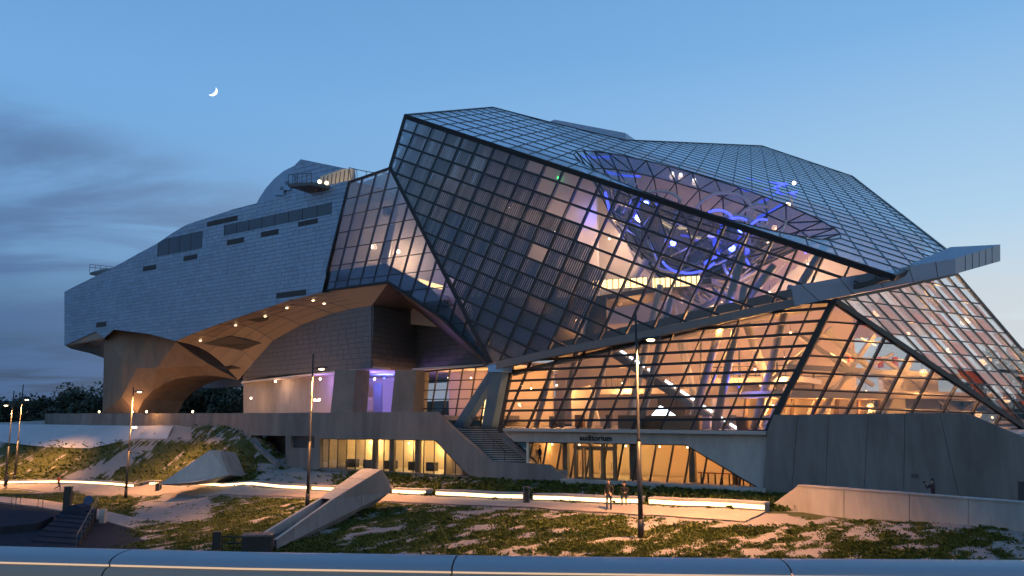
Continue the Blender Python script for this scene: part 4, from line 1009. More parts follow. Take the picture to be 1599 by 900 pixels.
# roof slab behind the right wall
MB().poly([BU(uof(1200), 0.65, 8.3), BU(uof(1500), 0.65, 8.3), BU(uof(1640), 0.65, 8.3), BU(uof(1640), 20, 8.3), BU(uof(1200), 2, 8.3)], Vector((0, 0, -0.3))).build('base_roof', M['concrete'], base)
# entrance level under the wing: lit wall, pillars, ceiling lights, glazed wall
E1 = vplane(Vector((-34.5, 104.5, 0)), Vector((-17.0, 88.5, 0)))
MB().poly([E1.hit(380, 590), E1.hit(522, 577), E1.hit(522, 647), E1.hit(380, 647)], WD * 0.4).build('entrance_wall', M['concrete_light'], base)
E2 = Plane(P(580, 600, 98), Vector((0, 1, 0)))
MB().poly([E2.hit(500, 575), E2.hit(660, 575), E2.hit(660, 648), E2.hit(500, 648)], Vector((0, 0.4, 0))).build('entrance_wall', M['plaster'], base)
for (a, b, D) in ((516, 550, 82.5), (610, 645, 81.5)):
    q = [P(a, 646, D), P(b, 646, D + 0.5), P(b + 5, 578, D + 0.5), P(a + 7, 578, D)]
    MB().poly(q, WD * 2.2).build('pillar', M['concrete'], base)
MB().poly([E2.hit(590, 600) + Vector((0, -3, 0)), E2.hit(602, 600) + Vector((0, -3, 0)), E2.hit(602, 648) + Vector((0, -3, 0)), E2.hit(590, 648) + Vector((0, -3, 0))], Vector((0, 0.6, 0))).build('inner_pillar', M['concrete'], base)
st_ = MB()
for k in range(8): st_.box(P(566 + 0.8 * k, 640 - 2.6 * k, 91), 1.8 - 0.08 * k, 1.6, 0.16, 0.4)
st_.build('entrance_stair', M['steel_paint'], base)
GE = vplane(Vector((-10.0, 84.0, 0)), Vector((-1.5, 78.5, 0)))
ge_out = [(640, 600), (645, 582), (772, 571), (790, 571), (783, 673), (690, 673), (640, 650)]
gE = hgrid(GE, ge_out, (645, 582)); 
gE.B = (GE.hit(688, 580) - GE.hit(677, 650)).normalized(); gE.out = [gE.ab(GE.hit(*p)) for p in ge_out]
facade('entrance_glazing', base, gE, 1.6, 0.95, M['glass'], M['steel'], 0.07, 0.09, 0.15, 0.15, 'warm lit entrance glazing behind the forked column')
MB().poly([GE.hit(630, 560) + WD * 8, GE.hit(800, 560) + WD * 8, GE.hit(800, 680) + WD * 8, GE.hit(630, 650) + WD * 8], WD * 0.3).build('lobby_wall', M['plaster_warm'], base)
MB().poly([GE.hit(640, 578) + WD * 0.4, GE.hit(780, 570) + WD * 0.4, GE.hit(780, 570) + WD * 8, GE.hit(640, 578) + WD * 8], Vector((0, 0, 0.2))).build('lobby_ceiling', M['plaster'], base)
for px, wt in ((664, 160), (700, 200), (732, 260), (760, 160)):
    p = GE.hit(px, 588) + WD * 4; globe_lamp(p, wt, WARM, base, 0.07, 'lamp_white', 'lobby_lamp', 0.2)
MB().tube([GE.hit(733, 668) + WD * 3, GE.hit(735, 612) + WD * 3], 0.45, 14).build('light_column', M['led_gold'], base, True)
for (px, py, D, wt, col) in ((500, 592, 90, 260, VIOL), (585, 592, 88, 380, VIOL), (600, 590, 93, 900, BLUE), (628, 592, 90, 160, VIOL), (430, 596, 97, 120, (1, 0.55, 0.35)), (392, 622, 100, 60, SODIUM)):
    globe_lamp(P(px, py, D), wt, col, base, 0.13, 'lamp_white' if col != BLUE else 'blue_glow', 'entrance_lamp', 0.1)

# ------------------------------------------------------------------ terrain
bench_px = [(-60, 758, 105), (0, 758, 103), (100, 757, 98.5), (208, 764, 91), (255, 762.5, 88), (330, 762, 82), (440, 765, 74), (500, 769, 70), (610, 773, 63.5), (680, 777, 60), (820, 783, 55), (1000, 791, 49.5), (1195, 800, 44.5)]
ctrl = [P(*p) for p in bench_px]; bctrl = list(ctrl)
for a, b in zip(bctrl, bctrl[1:]):
    n_ = max(1, int((b - a).length / 4)); ctrl += [a.lerp(b, t / n_) for t in range(1, n_)]
    ctrl += [a.lerp(b, 0.5) + Vector((-0.5, -2.2, -0.12))]
for px in (500, 600, 735, 890, 1000, 1100, 1190): ctrl.append(BASE.hit(px, 0) * 1.0); ctrl[-1].z = {500: 4.35, 600: 4.35, 735: 4.3}.get(px, 4.3)
for (px, py, D) in ((330, 667, 94.5), (390, 684, 89), (435, 727, 85.0), (270, 668, 99), (100, 664, 117), (60, 664, 120), (0, 664, 124), (-60, 664, 128), (100, 690, 110), (200, 690, 101), (0, 684, 116), (300, 715, 89), (400, 738, 80), (150, 725, 100),
                    (1000, 840, 42), (476, 791, 62), (190, 779, 85), (300, 790, 72), (330, 832, 56), (420, 850, 48), (560, 855, 44), (800, 872, 38.5), (700, 820, 47.5), (900, 815, 46), (1150, 840, 40), (1300, 872, 35), (1250, 815, 42.5), (1400, 826, 38.0), (1590, 874, 31.5), (600, 800, 55),
                    (100, 782, 82), (0, 772, 88), (1450, 868, 33.5), (1000, 875, 37)):
    ctrl.append(P(px, py, D))
for (x, y, z) in ((-60, 66, 1.25), (-40, 58, 1.25), (-30, 50, 1.25), (-60, 45, 1.0), (-20, 40, 1.5), (-30, 30, 1.0), (0, 30, 1.5), (25, 26, 2.5), (40, 28, 4.2), (45, 40, 4.3), (60, 35, 4.3), (27, 52, 4.3), (33, 48, 4.3), (22, 49, 4.3), (-100, 80, 0.5), (-120, 130, 1), (-60, 145, 6), (0, 145, 4), (70, 145, 4), (70, 70, 4.3), (20, 80, 4.3), (-10, 90, 4.3), (10, 110, 4.2), (-10, 22, 0.5), (20, 22, 1.5), (-60, 25, 0.5), (60, 20, 3)):
    ctrl.append(Vector((x, y, z)))
K = np.array([[c.x, c.y] for c in ctrl]); Z = np.array([c.z for c in ctrl]); nk = len(K)
def tps(d2): return np.where(d2 > 1e-9, 0.5 * d2 * np.log(np.maximum(d2, 1e-9)), 0)
d2 = ((K[:, None] - K[None]) ** 2).sum(-1); Am = np.zeros((nk + 3, nk + 3)); Am[:nk, :nk] = tps(d2) + np.eye(nk) * 2.0
Am[:nk, nk] = 1; Am[:nk, nk + 1:] = K; Am[nk, :nk] = 1; Am[nk + 1:, :nk] = K.T
sol = np.linalg.solve(Am, np.concatenate([Z, [0, 0, 0]]))
def gz(XY):
    XY = np.asarray(XY, float).reshape(-1, 2); out = np.zeros(len(XY))
    for s in range(0, len(XY), 20000):
        q = XY[s:s + 20000]; out[s:s + 20000] = tps(((q[:, None] - K[None]) ** 2).sum(-1)) @ sol[:nk] + sol[nk] + q @ sol[nk + 1:]
    return out
def gz1(x, y): return float(gz([[x, y]])[0])
def fbm(x, y, s, o=4, seed=0.0):
    v = 0; a = 0.5; tot = 0
    for k in range(o): v += a * noise.noise(Vector((x * s + seed, y * s - seed, seed * 0.7))); tot += a; a *= 0.55; s *= 2.1
    return v / tot
bl = [Vector((p.x, p.y, 0)) for p in ctrl[:len(bench_px)]]
def bench_side(x, y):     # metres in front of (+, towards the river) the light bench line, and position along it
    best = (1e9, 0, 0)
    p = Vector((x, y, 0))
    for i in range(len(bl) - 1):
        d = bl[i + 1] - bl[i]; t = max(0, min(1, (p - bl[i]).dot(d) / d.length_squared)); q = bl[i] + d * t; v = p - q
        if v.length < best[0]:
            best = (v.length, math.copysign(v.length, -(d.x * v.y - d.y * v.x)), i + t)
    return best[1], best[2]
def cover(x, y):          # 0..1 how much ground cover grows here
    sd_, al = bench_side(x, y)
    if 0 <= sd_ < 3.0: return 0.0
    q = math.radians(38); xr = x * math.cos(q) + y * math.sin(q); yr = -x * math.sin(q) + y * math.cos(q)
    if sd_ < 0: xr, yr = xr * 1.6, yr * 1.1
    v = fbm(xr * 0.5, yr, 0.62, 4, 3.1) * 0.75 + fbm(xr * 0.55, yr * 1.2, 1.9, 3, 9.0) * 0.75 + 0.09
    px, py = pix(Vector((x, y, gz1(x, y))))
    if sd_ > 0:
        v += 0.05
        if px < 210: v += 0.22
        elif 330 < px < 480: v += 0.10
        if px > 1200: v -= 0.08 + (px - 1200) / 3000
        # bare gravel fans
        if 200 < px < 330 and 765 < py < 815: v -= 0.9 * max(0, 1 - abs(px - (330 - (py - 765) * 1.6)) / 90)
    else:
        if px < 300 and py < 690: v -= 0.6
        if 100 < px < 240 and 695 < py < 750: v -= 0.9 * max(0, 1 - abs(px - (235 - (py - 697) * 2.1)) / 42)
        if px < 400 and py > 690: v += 0.22
        if 400 < px < 520 and py > 725: v -= 0.35
    return max(0.0, min(1.0, (v + 0.02) / 0.16))
# ground mesh
def ground_mat(name, bare, green):
    m = bpy.data.materials.new(name); m.use_nodes = True; t = m.node_tree; b = t.nodes['Principled BSDF']; b.inputs['Roughness'].default_value = 0.95
    at = t.nodes.new('ShaderNodeAttribute'); at.attribute_name = 'cover'
    g = t.nodes.new('ShaderNodeNewGeometry')
    n = t.nodes.new('ShaderNodeTexNoise'); n.inputs['Scale'].default_value = 5; n.inputs['Detail'].default_value = 10; n.inputs['Roughness'].default_value = 0.75; t.links.new(g.outputs['Position'], n.inputs['Vector'])
    n3 = t.nodes.new('ShaderNodeTexNoise'); n3.inputs['Scale'].default_value = 0.5; n3.inputs['Detail'].default_value = 5; t.links.new(g.outputs['Position'], n3.inputs['Vector'])
    mx_ = t.nodes.new('ShaderNodeMix'); mx_.data_type = 'RGBA'; t.links.new(n.outputs[0], mx_.inputs[0]); mx_.inputs[6].default_value = (*[c * 0.38 for c in bare], 1); mx_.inputs[7].default_value = (*[min(1, c * 1.25) for c in bare], 1)
    m3 = t.nodes.new('ShaderNodeMix'); m3.data_type = 'RGBA'; t.links.new(n3.outputs[0], m3.inputs[0]); t.links.new(mx_.outputs[2], m3.inputs[6]); m3.inputs[7].default_value = (*[c * 0.9 for c in bare], 1)
    m4 = t.nodes.new('ShaderNodeMix'); m4.data_type = 'RGBA'; nf = t.nodes.new('ShaderNodeTexNoise'); nf.inputs['Scale'].default_value = 2.2; nf.inputs['Detail'].default_value = 7; nf.inputs['Roughness'].default_value = 0.7; t.links.new(g.outputs['Position'], nf.inputs['Vector'])
    sm = t.nodes.new('ShaderNodeMath'); sm.operation = 'ADD'; t.links.new(at.outputs['Fac'], sm.inputs[0]); t.links.new(nf.outputs[0], sm.inputs[1])
    mk_ = t.nodes.new('ShaderNodeMapRange'); mk_.interpolation_type = 'SMOOTHSTEP'; t.links.new(sm.outputs[0], mk_.inputs[0]); mk_.inputs[1].default_value = 0.80; mk_.inputs[2].default_value = 1.16
    t.links.new(mk_.outputs[0], m4.inputs[0]); t.links.new(m3.outputs[2], m4.inputs[6]); m4.inputs[7].default_value = (*green, 1)
    t.links.new(m4.outputs[2], b.inputs['Base Color'])
    bp = t.nodes.new('ShaderNodeBump'); bp.inputs['Strength'].default_value = 1.0; bp.inputs['Distance'].default_value = 0.2; t.links.new(n.outputs[0], bp.inputs['Height']); t.links.new(bp.outputs[0], b.inputs['Normal'])
    return m
M['ground'] = ground_mat('ground', (0.40, 0.36, 0.335), (0.075, 0.082, 0.02))
xs = np.concatenate([np.arange(-150, -70, 2.0), np.arange(-70, 48, 0.5), np.arange(48, 91, 2.0)])
ys = np.concatenate([np.arange(20, 30, 1.0), np.arange(30, 125, 0.5), np.arange(125, 151, 2.0)])
XX, YY = np.meshgrid(xs, ys); XY = np.stack([XX.ravel(), YY.ravel()], 1); ZZ = gz(XY)
ZZ += np.array([0.12 * fbm(x, y, 0.5, 3) if y < 130 else 0 for x, y in XY])
# keep the soil under the building rooms
rel = (XY - np.array([B0.x, B0.y])) @ np.array([WD.x, WD.y]); relu = (XY - np.array([B0.x, B0.y])) @ np.array([UD.x, UD.y])
inside = (rel > 0.25) & (relu > uof(500) - 0.5) & (relu < 34)
ZZ = np.where(inside, np.minimum(ZZ, 3.6), ZZ)
def behind(pl): return (XY - np.array([pl.p.x, pl.p.y])) @ np.array([-pl.n.x, -pl.n.y]) > 0.4
lft = relu <= uof(500) - 0.5
ZZ = np.where(lft & behind(PL2) & behind(PL3), np.minimum(ZZ, 4.0), ZZ); ZZ = np.minimum(ZZ, 9.0)
nx, ny = len(xs), len(ys)
idx = np.arange(nx * ny).reshape(ny, nx)
fq = np.stack([idx[:-1, :-1], idx[:-1, 1:], idx[1:, 1:], idx[1:, :-1]], -1).reshape(-1, 4)
me = bpy.data.meshes.new('ground'); me.from_pydata(np.column_stack([XY, ZZ]).tolist(), [], fq.tolist()); me.update()
cov = np.zeros(len(XY), np.float32)
for k, (x, y) in enumerate(XY):
    if -70 <= x <= 48 and 30 <= y < 122 and not inside[k]: cov[k] = cover(x, y)
at = me.attributes.new('cover', 'FLOAT', 'POINT'); at.data.foreach_set('value', cov)
me.materials.append(M['ground']); me.polygons.foreach_set('use_smooth', [True] * len(me.polygons))
gro = bpy.data.objects.new('ground', me); C.objects.link(gro); gro['kind'] = 'structure'
covg = cov.reshape(ny, nx); zg = ZZ.reshape(ny, nx)
def bil(Gd, x, y):
    i = np.clip(np.searchsorted(xs, x) - 1, 0, nx - 2); j = np.clip(np.searchsorted(ys, y) - 1, 0, ny - 2)
    tx_ = (x - xs[i]) / (xs[i + 1] - xs[i]); ty_ = (y - ys[j]) / (ys[j + 1] - ys[j])
    return (Gd[j, i] * (1 - tx_) + Gd[j, i + 1] * tx_) * (1 - ty_) + (Gd[j + 1, i] * (1 - tx_) + Gd[j + 1, i + 1] * tx_) * ty_
def ZG(x, y): return float(bil(zg, np.array([x]), np.array([y]))[0])
# far ground
tag(mesh('far_ground', [(-4000, 145, -0.6), (4000, 145, -0.6), (4000, 6000, -0.6), (-4000, 6000, -0.6)], [[0, 1, 2, 3]], M['hill']), None, kind='structure')
tag(mesh('river_bed', [(-4000, -300, -1.2), (4000, -300, -1.2), (4000, 144.9, -1.2), (-4000, 144.9, -1.2)], [[0, 1, 2, 3]], M['hill']), None, kind='structure')
hv = []; hx = np.linspace(-420, 330, 90)
for x in hx:
    h = 14 + 7 * fbm(x, 0, 0.012, 3, 2) + (6 if x < -60 else 0) * 0 
    hv += [(x, 300, -0.6), (x, 320, max(4, h)), (x, 420, -0.6)]
tag(mesh('hills', hv, [[3 * i + a, 3 * i + 3 + a, 3 * i + 4 + a, 3 * i + 1 + a] for i in range(89) for a in (0, 1)], M['hill']), None, kind='structure')

# path in front of the bench
pv = []; pf_ = []
samp = []
for i in range(len(bl) - 1):
    n_ = max(2, int((bl[i + 1] - bl[i]).length / 0.8))
    for t in range(n_): samp.append(bl[i].lerp(bl[i + 1], t / n_))
samp.append(bl[-1])
for i, p in enumerate(samp):
    d = (samp[min(i + 1, len(samp) - 1)] - samp[max(i - 1, 0)]).normalized(); nrm = Vector((d.y, -d.x, 0))
    if nrm.y > 0: nrm = -nrm
    for k in range(6):
        q = p + nrm * (k * 2.9 / 5 - 0.3); pv.append((q.x, q.y, ZG(q.x, q.y) + 0.07))
for i in range(len(samp) - 1):
    for k in range(5): pf_.append([i * 6 + k, i * 6 + k + 1, i * 6 + 7 + k, i * 6 + 6 + k])
tag(mesh('path', pv, pf_, M['path'], None, True), None, kind='structure')

# light benches
segs = [(-45, 208, 'long glowing bench line at far left'), (216, 246, 'short bench piece beside the small post at left'), (256, 482, 'glowing bench line between the left post and the concrete chute'), (486, 600, 'glowing bench line crossing behind the concrete chute'), (612, 664, 'short glowing bench right of the concrete chute'), (680, 816, 'glowing bench left of the dark bin'), (832, 998, 'glowing bench behind the two people'), (1013, 1194, 'glowing bench ending at the retaining wall')]
bx_ = [b[0] for b in bench_px]
def bench_pt(px):
    y = np.interp(px, bx_, [b[1] for b in bench_px]); i = min(len(bl) - 2, max(0, int(np.searchsorted(bx_, px)) - 1))
    d = ray(px, y); a, b = bl[i], bl[i + 1]; e = b - a
    t = (d.x * a.y - d.y * a.x) / (d.y * e.x - d.x * e.y); q = a + e * t
    return Vector((q.x, q.y, ZG(q.x, q.y) + 0.02))
for (x0, x1, lab) in segs:
    k = max(2, int((x1 - x0) / 40)); pts = [bench_pt(x0 + (x1 - x0) * t / k) for t in range(k + 1)]
    dv = (pts[-1] - pts[0]); dv.z = 0; dv.normalize(); bk_ = Vector((-dv.y, dv.x, 0))
    if bk_.y < 0: bk_ = -bk_
    bo = empty('light_bench', pts[0], lab, 'bench', 'lit benches along the path')
    t_ = MB(); l_ = MB(); s_ = MB()
    for a, b in zip(pts, pts[1:]):
        z = Vector((0, 0, 1))
        t_.poly([a + z * 0.42 - bk_ * 0.06, b + z * 0.42 - bk_ * 0.06, b + z * 0.42 + bk_ * 0.75, a + z * 0.42 + bk_ * 0.75], z * 0.1)
        s_.poly([a - z * 0.3 + bk_ * 0.06, b - z * 0.3 + bk_ * 0.06, b - z * 0.3 + bk_ * 0.7, a - z * 0.3 + bk_ * 0.7], z * 0.72)
    t_.build('seat_slab', M['concrete_light'], bo); s_.build('plinth', M['concrete'], bo)
    if x0 == 216: pts = [pts[0].lerp(pts[-1], 0.55), pts[-1]]
    for a, b in zip(pts, pts[1:]):
        z = Vector((0, 0, 1)); a2 = a.lerp(b, 0.01); b2 = a.lerp(b, 0.99)
        MB().poly([a2 + z * 0.16, b2 + z * 0.16, b2 + z * 0.38, a2 + z * 0.38], bk_ * 0.05).build('light_panel', M['led_bench'], bo)

# pale paved slope at far left
pvv = []; pfv = []
tp = [(-60, 663), (0, 663), (70, 663), (140, 664), (210, 665), (270, 666)]; bt = [(-60, 679), (0, 682), (70, 687), (140, 690), (210, 689), (262, 674)]
for (a, b) in zip(tp, bt):
    for t in range(5):
        x = a[0] + (b[0] - a[0]) * t / 4; y = a[1] + (b[1] - a[1]) * t / 4
        D = np.interp(x, [-60, 0, 100, 270], [127, 123, 116, 98.5]) - t / 4 * np.interp(x, [-60, 100, 262], [9, 7.5, 2])
        pvv.append(P(x, y, D))
for i in range(5):
    for t in range(4): pfv.append([i * 5 + t, i * 5 + t + 1, i * 5 + 6 + t, i * 5 + 5 + t])
pvv = [Vector((v.x, v.y, (max(v.z, ZG(v.x, v.y) + 0.08)) * (1 - (k_ % 5) / 4) + (ZG(v.x, v.y) + 0.08) * (k_ % 5) / 4)) for k_, v in enumerate(pvv)]
tag(mesh('paved_slope', pvv, pfv, M['pale_slab'], None, True), None, kind='structure')

# lower terrace at bottom left
dz = 1.62
tag(MB().poly([PZ(-80, 783, dz), PZ(0, 786, dz), PZ(60, 793, dz), PZ(120, 803, dz), PZ(190, 822, dz), PZ(260, 841, dz), PZ(330, 858, dz), PZ(420, 884, dz), PZ(420, 960, dz), PZ(-200, 960, dz)], Vector((0, 0, -0.5))).build('terrace', M['deck']), None, kind='structure')
tag(MB().poly([PZ(-80, 775, dz + 0.05), PZ(0, 775.5, dz + 0.05), PZ(60, 780, dz + 0.05), PZ(130, 790, dz + 0.05), PZ(200, 806, dz + 0.05), PZ(290, 826, dz + 0.05), PZ(380, 846, dz + 0.05), PZ(420, 872, dz + 0.05), PZ(328, 856, dz + 0.05), PZ(258, 839, dz + 0.05), PZ(188, 820, dz + 0.05), PZ(118, 801, dz + 0.05), PZ(58, 791, dz + 0.05), PZ(0, 784, dz + 0.05), PZ(-80, 781, dz + 0.05)], Vector((0, 0, -0.3))).build('footpath', M['path']), None, kind='structure')
up = MB().poly([PZ(-60, 796, dz + 0.5), PZ(0, 795, dz + 0.5), PZ(70, 797, dz + 0.5), PZ(84, 806, dz + 0.5), PZ(60, 817, dz + 0.5), PZ(0, 823, dz + 0.5), PZ(-60, 826, dz + 0.5)], Vector((0, 0, -0.9))).build('timber_stage', M['deck'])
tag(up, 'dark low timber stage with a curved edge at bottom left', 'stage')
tst = empty('terrace_steps', PZ(110, 840, dz), 'dark straight steps with a thin handrail on the lower terrace at left', 'steps')
A0, A1, E0, E1_ = PZ(104, 806, dz), PZ(150, 812, dz), PZ(40, 858, dz), PZ(118, 862, dz)
for k in range(9):
    t0, t1 = k / 9, (k + 1.04) / 9; zt = dz + 0.08 + 0.085 * (9 - k)
    q = [A0.lerp(E0, t0), A1.lerp(E1_, t0), A1.lerp(E1_, t1), A0.lerp(E0, t1)]
    for v in q: v.z = zt
    MB().poly(q, Vector((0, 0, -(zt - dz) - 0.1))).build('step', M['deck'], tst)
hr2 = MB(); h0, h1 = A1 + Vector((0, 0, 1.75)), E1_ + Vector((0, 0, 1.0)); hr2.tube([h0, h1], 0.03, 6)
for k in range(6):
    p = A1.lerp(E1_, k / 5); hr2.tube([p, h0.lerp(h1, k / 5)], 0.025, 6)
hr2.build('handrail', M['steel_grey'], tst)

# concrete chute (open light shaft)
ch = empty('concrete_chute', P(500, 815, 51), 'slanting concrete chute, open at its lower half, beside the glowing bench', 'light shaft')
tl, tr, ml, mrr, bl_, br_ = P(565, 732, 57), P(596, 733, 56), P(499, 778, 52.3), P(520, 780, 51.5), P(403, 836, 47), P(432, 843, 46)
rb1, rb2, rbr = P(609, 752, 57.3), P(609, 769, 57.3), P(432, 849, 46)
dn = lambda p, k: Vector((p.x, p.y, p.z - k))
tlb = dn(tl, 3.0); 
MB().add([tl, tr, mrr, ml], [[0, 1, 2, 3]]).build('lid', M['concrete_light'], ch)
# side walls
wv_ = (tr - tl); wv_.z = 0; wv_.normalize()
side = MB(); side.add([tr, rb1, rb2, dn(mrr, 1.7), dn(br_, 0.5), br_, mrr], [[0, 6, 5, 4, 3, 2], [0, 2, 1]]); side.build('side_wall', M['concrete'], ch)
kb = lambda p: p + wv_ * 0.22
kl = lambda p: p - wv_ * 0.22
MB().add([mrr, br_, kl(br_), kl(mrr), dn(kl(mrr), 1.3), dn(kl(br_), 0.45)], [[0, 3, 2, 1], [3, 4, 5, 2]]).build('right_kerb', M['concrete_light'], ch)
MB().add([ml, bl_, kb(bl_), kb(ml), dn(kb(ml), 1.3), dn(kb(bl_), 0.45), dn(ml, 2.2), dn(bl_, 0.8)], [[0, 1, 2, 3], [3, 2, 5, 4], [0, 6, 7, 1]]).build('left_kerb', M['concrete_light'], ch)
MB().add([dn(kb(ml), 0.9) + Vector((0.3, 1.5, 0.3)), dn(kl(mrr), 0.9) + Vector((0.3, 1.5, 0.3)), dn(kl(br_), 0.35), dn(kb(bl_), 0.35)], [[0, 1, 2, 3]]).build('chute_floor', M['steel_grey'], ch)
MB().add([tl, ml, dn(ml, 2.2), dn(tl, 3.2), rb2, rb1, tr], [[0, 1, 2, 3], [0, 3, 4, 5, 6]]).build('rear_wall', M['concrete'], ch)
sn_ = Plane.pts(tr, br_, dn(br_, 0.5)).n
for t in (0.22, 0.44, 0.66, 0.86):
    a = tr.lerp(br_, t); MB().bar(a - Vector((0, 0, 0.04)), a - Vector((0, 0, 2.3 * (1 - t) + 0.25)), tr - br_, sn_, 0.035, 0.002, 0.012).build('formwork_joint', M['concrete_dark'], ch)
for t in (0.35, 0.7):
    MB().bar(tl.lerp(ml, t), tr.lerp(mrr, t), tl - ml, Plane.pts(tl, tr, ml).n, 0.035, 0.002, 0.012).build('formwork_joint', M['concrete_dark'], ch)
# concrete wedge
wd = empty('concrete_wedge', P(300, 748, 82), 'pale concrete wedge rising from the grass left of the dark recess', 'light shaft')
fw = [P(248, 757, 79), P(328, 703, 80.5), P(342, 703, 80), P(358, 742, 79.5), P(306, 753, 78.5)]
fw2 = [dn(p, 0) for p in fw]
MB().poly(fw, Vector((0.6, 3.2, -0.4))).build('wedge_body', M['concrete_light'], wd)
# hillside kerb next to the recess
hk = tag(MB().beam(P(361, 661, 92.5), P(434, 726, 84.5), 0.45).build('slope_kerb', M['concrete']), 'narrow concrete kerb sloping down beside the dark recess', 'kerb')
# retaining wall at right
ret = empty('retaining_wall', P(1300, 800, 42), 'warm lit concrete retaining wall with sloped end at lower right', 'wall')
rwp = vplane(P(1245, 758, 45.0), P(1599, 786, 36.0))
rp = Plane(Vector((P(1245, 758, 45).x, 45, 0)), Vector((36 - 45, -(P(1599, 786, 36).x - P(1245, 758, 45).x), 0)))
rc = [1190, 1318, 1420, 1512, 1660]
for x0, x1 in zip(rc, rc[1:]):
    ty = lambda x: 758.5 + (x - 1246) * (771.5 - 758.5) / 174 if x < 1420 else 771.5 + (x - 1420) * (790 - 771.5) / 240
    q = ([rp.hit(1190, 800), rp.hit(1246, 758.5)] if x0 == 1190 else [rp.hit(x0 + 0.5, ty(x0))]) + [rp.hit(x1 - 0.5, ty(x1)), rp.hit(x1 - 1.2, 930), rp.hit(x0 - 0.2, 930)]
    MB().poly(q, -rp.n * 0.45).build('wall_panel', M['concrete_light'], ret)
cp = [rp.hit(1246, 757.2) , rp.hit(1420, 770.2), rp.hit(1660, 788.8)]
for a, b in zip(cp, cp[1:]): MB().poly([a + rp.n * 0.05, b + rp.n * 0.05, b - rp.n * 0.5, a - rp.n * 0.5], Vector((0, 0, -0.07))).build('coping', M['concrete_light'], ret)

# ------------------------------------------------------------------ lamp posts
def lamp_post(foot, top, head_h, side, label, watts, low=None, second=None):
    foot = Vector(foot); H = top
    o = empty('lamp_post', foot, label, 'lamp post', 'lamp posts along the river path')
    z = Vector((0, 0, 1)); tilt = Vector((0, 0, 0))
    MB().tube([foot - z * 0.5, foot + z * H * 0.42], [0.125, 0.115], 14).build('lower_pole', M['pole'], o, True)
    MB().tube([foot + z * H * 0.42, foot + z * (H * 0.43), foot + z * H], [0.115, 0.075, 0.06], 12).build('upper_pole', M['pole'], o, True)
    MB().tube([foot + z * 0.0, foot + z * 0.9], 0.16, 14).build('base_sleeve', M['pole'], o, True)
    hp = foot + z * head_h; s = Vector((side, -0.25, 0)).normalized()
    MB().beam(hp, hp + s * 0.45, 0.07).build('arm', M['pole'], o)
    c = hp + s * 0.75
    hd = MB(); n_ = 12
    ring = lambda r1_, r2_, dz_: [c + s * (r1_ * math.cos(2 * math.pi * k / n_)) + s.cross(z) * (r2_ * math.sin(2 * math.pi * k / n_)) + z * dz_ for k in range(n_)]
    hd.V = ring(0.55, 0.22, 0.0) + ring(0.5, 0.18, 0.09) + ring(0.2, 0.08, 0.13); 
    hd.F = [[a * n_ + k, a * n_ + (k + 1) % n_, (a + 1) * n_ + (k + 1) % n_, (a + 1) * n_ + k] for a in range(2) for k in range(n_)] + [[2 * n_ + k for k in range(n_)], [k for k in range(n_)][::-1]]
    hd.build('lamp_head', M['pole'], o, True)
    MB().ball(c - z * 0.05, 0.22, 12, 6, 0.35).build('lens', M['lamp_warm'], o, True)
    lamp_light('lamp_beam', c - z * 0.22, watts, SODIUM, o, 0.25, 128, None, 0.6)
    if second:
        hp = foot + z * second; s2 = s
        MB().beam(hp, hp + s2 * 0.3, 0.05).build('spot_arm', M['pole'], o)
        for dx in (0.28, 0.62): MB().ball(hp + s2 * dx, 0.13, 10, 6, 0.7).build('spotlight', M['lamp_warm'], o, True)
        lamp_light('spot_beam', hp + s2 * 0.45 - z * 0.2, watts * 0.05, SODIUM, o, 0.1)
    return o
def foot_at(px, py, D):
    p = P(px, py, D); p.z = ZG(p.x, p.y); return p
lamp_post(foot_at(1001, 840, 42), 11.4, 10.05, 1, 'tall dark lamp post standing in the grass bank before the glass hall', 19000)
lamp_post(foot_at(480, 790, 62), 11.4, 10.3, 1, 'lamp post left of the slanting concrete chute', 15000, second=7.9)
lamp_post(foot_at(196, 778, 85), 11.4, 10.9, 1, 'lamp post in front of the concrete pylon', 12000, second=7.2)
lamp_post(foot_at(8, 758, 101), 11.8, 10.0, -1, 'leftmost of the two lamp posts at the left edge', 8000)
lamp_post(foot_at(22, 756, 103), 12.2, 10.3, 1, 'second lamp post from the left edge', 7000)
# floodlights on the plinth deck
fi = 0
for (px, D, wt, lab) in ((155, 113, 220, 'small glowing floodlight left of the concrete pylon'), (207, 108.5, 280, 'small glowing floodlight at the right foot of the concrete pylon'), (229, 101, 500, 'floodlight on the plinth right of the pylon lamp post'), (301, 98, 620, 'floodlight on the plinth under the sweeping soffit')):
    p = P(px, 641, D); p.z = 9.78
    o = empty('floodlight', p, lab, 'floodlight', 'floodlights on the plinth')
    MB().box(p + Vector((0, 0, 0.1)), 0.3, 0.3, 0.2).build('housing', M['black'], o)
    MB().ball(p + Vector((0, 0, 0.36)), 0.12, 10, 7, 1.2).build('lens', M['lamp_warm'], o, True)
    lamp_light('flood_glow', p + Vector((0, 0, 0.9)), wt, SODIUM, o, 0.25)
for (px, D, wt, lab) in ((430, 88, 760, 'floodlight behind the plinth edge below the clad box'),):
    p = P(px, 648, D); p.z = 9.75
    o = empty('floodlight', p, lab, 'floodlight', 'floodlights on the plinth')
    MB().box(p + Vector((0, 0, 0.05)), 0.3, 0.3, 0.1).build('housing', M['black'], o); MB().ball(p + Vector((0, 0, 0.1)), 0.1, 8, 6).build('lens', M['lamp_warm'], o, True)
    lamp_light('flood_glow', p + Vector((0, 0, 0.5)), wt, SODIUM, o, 0.25)
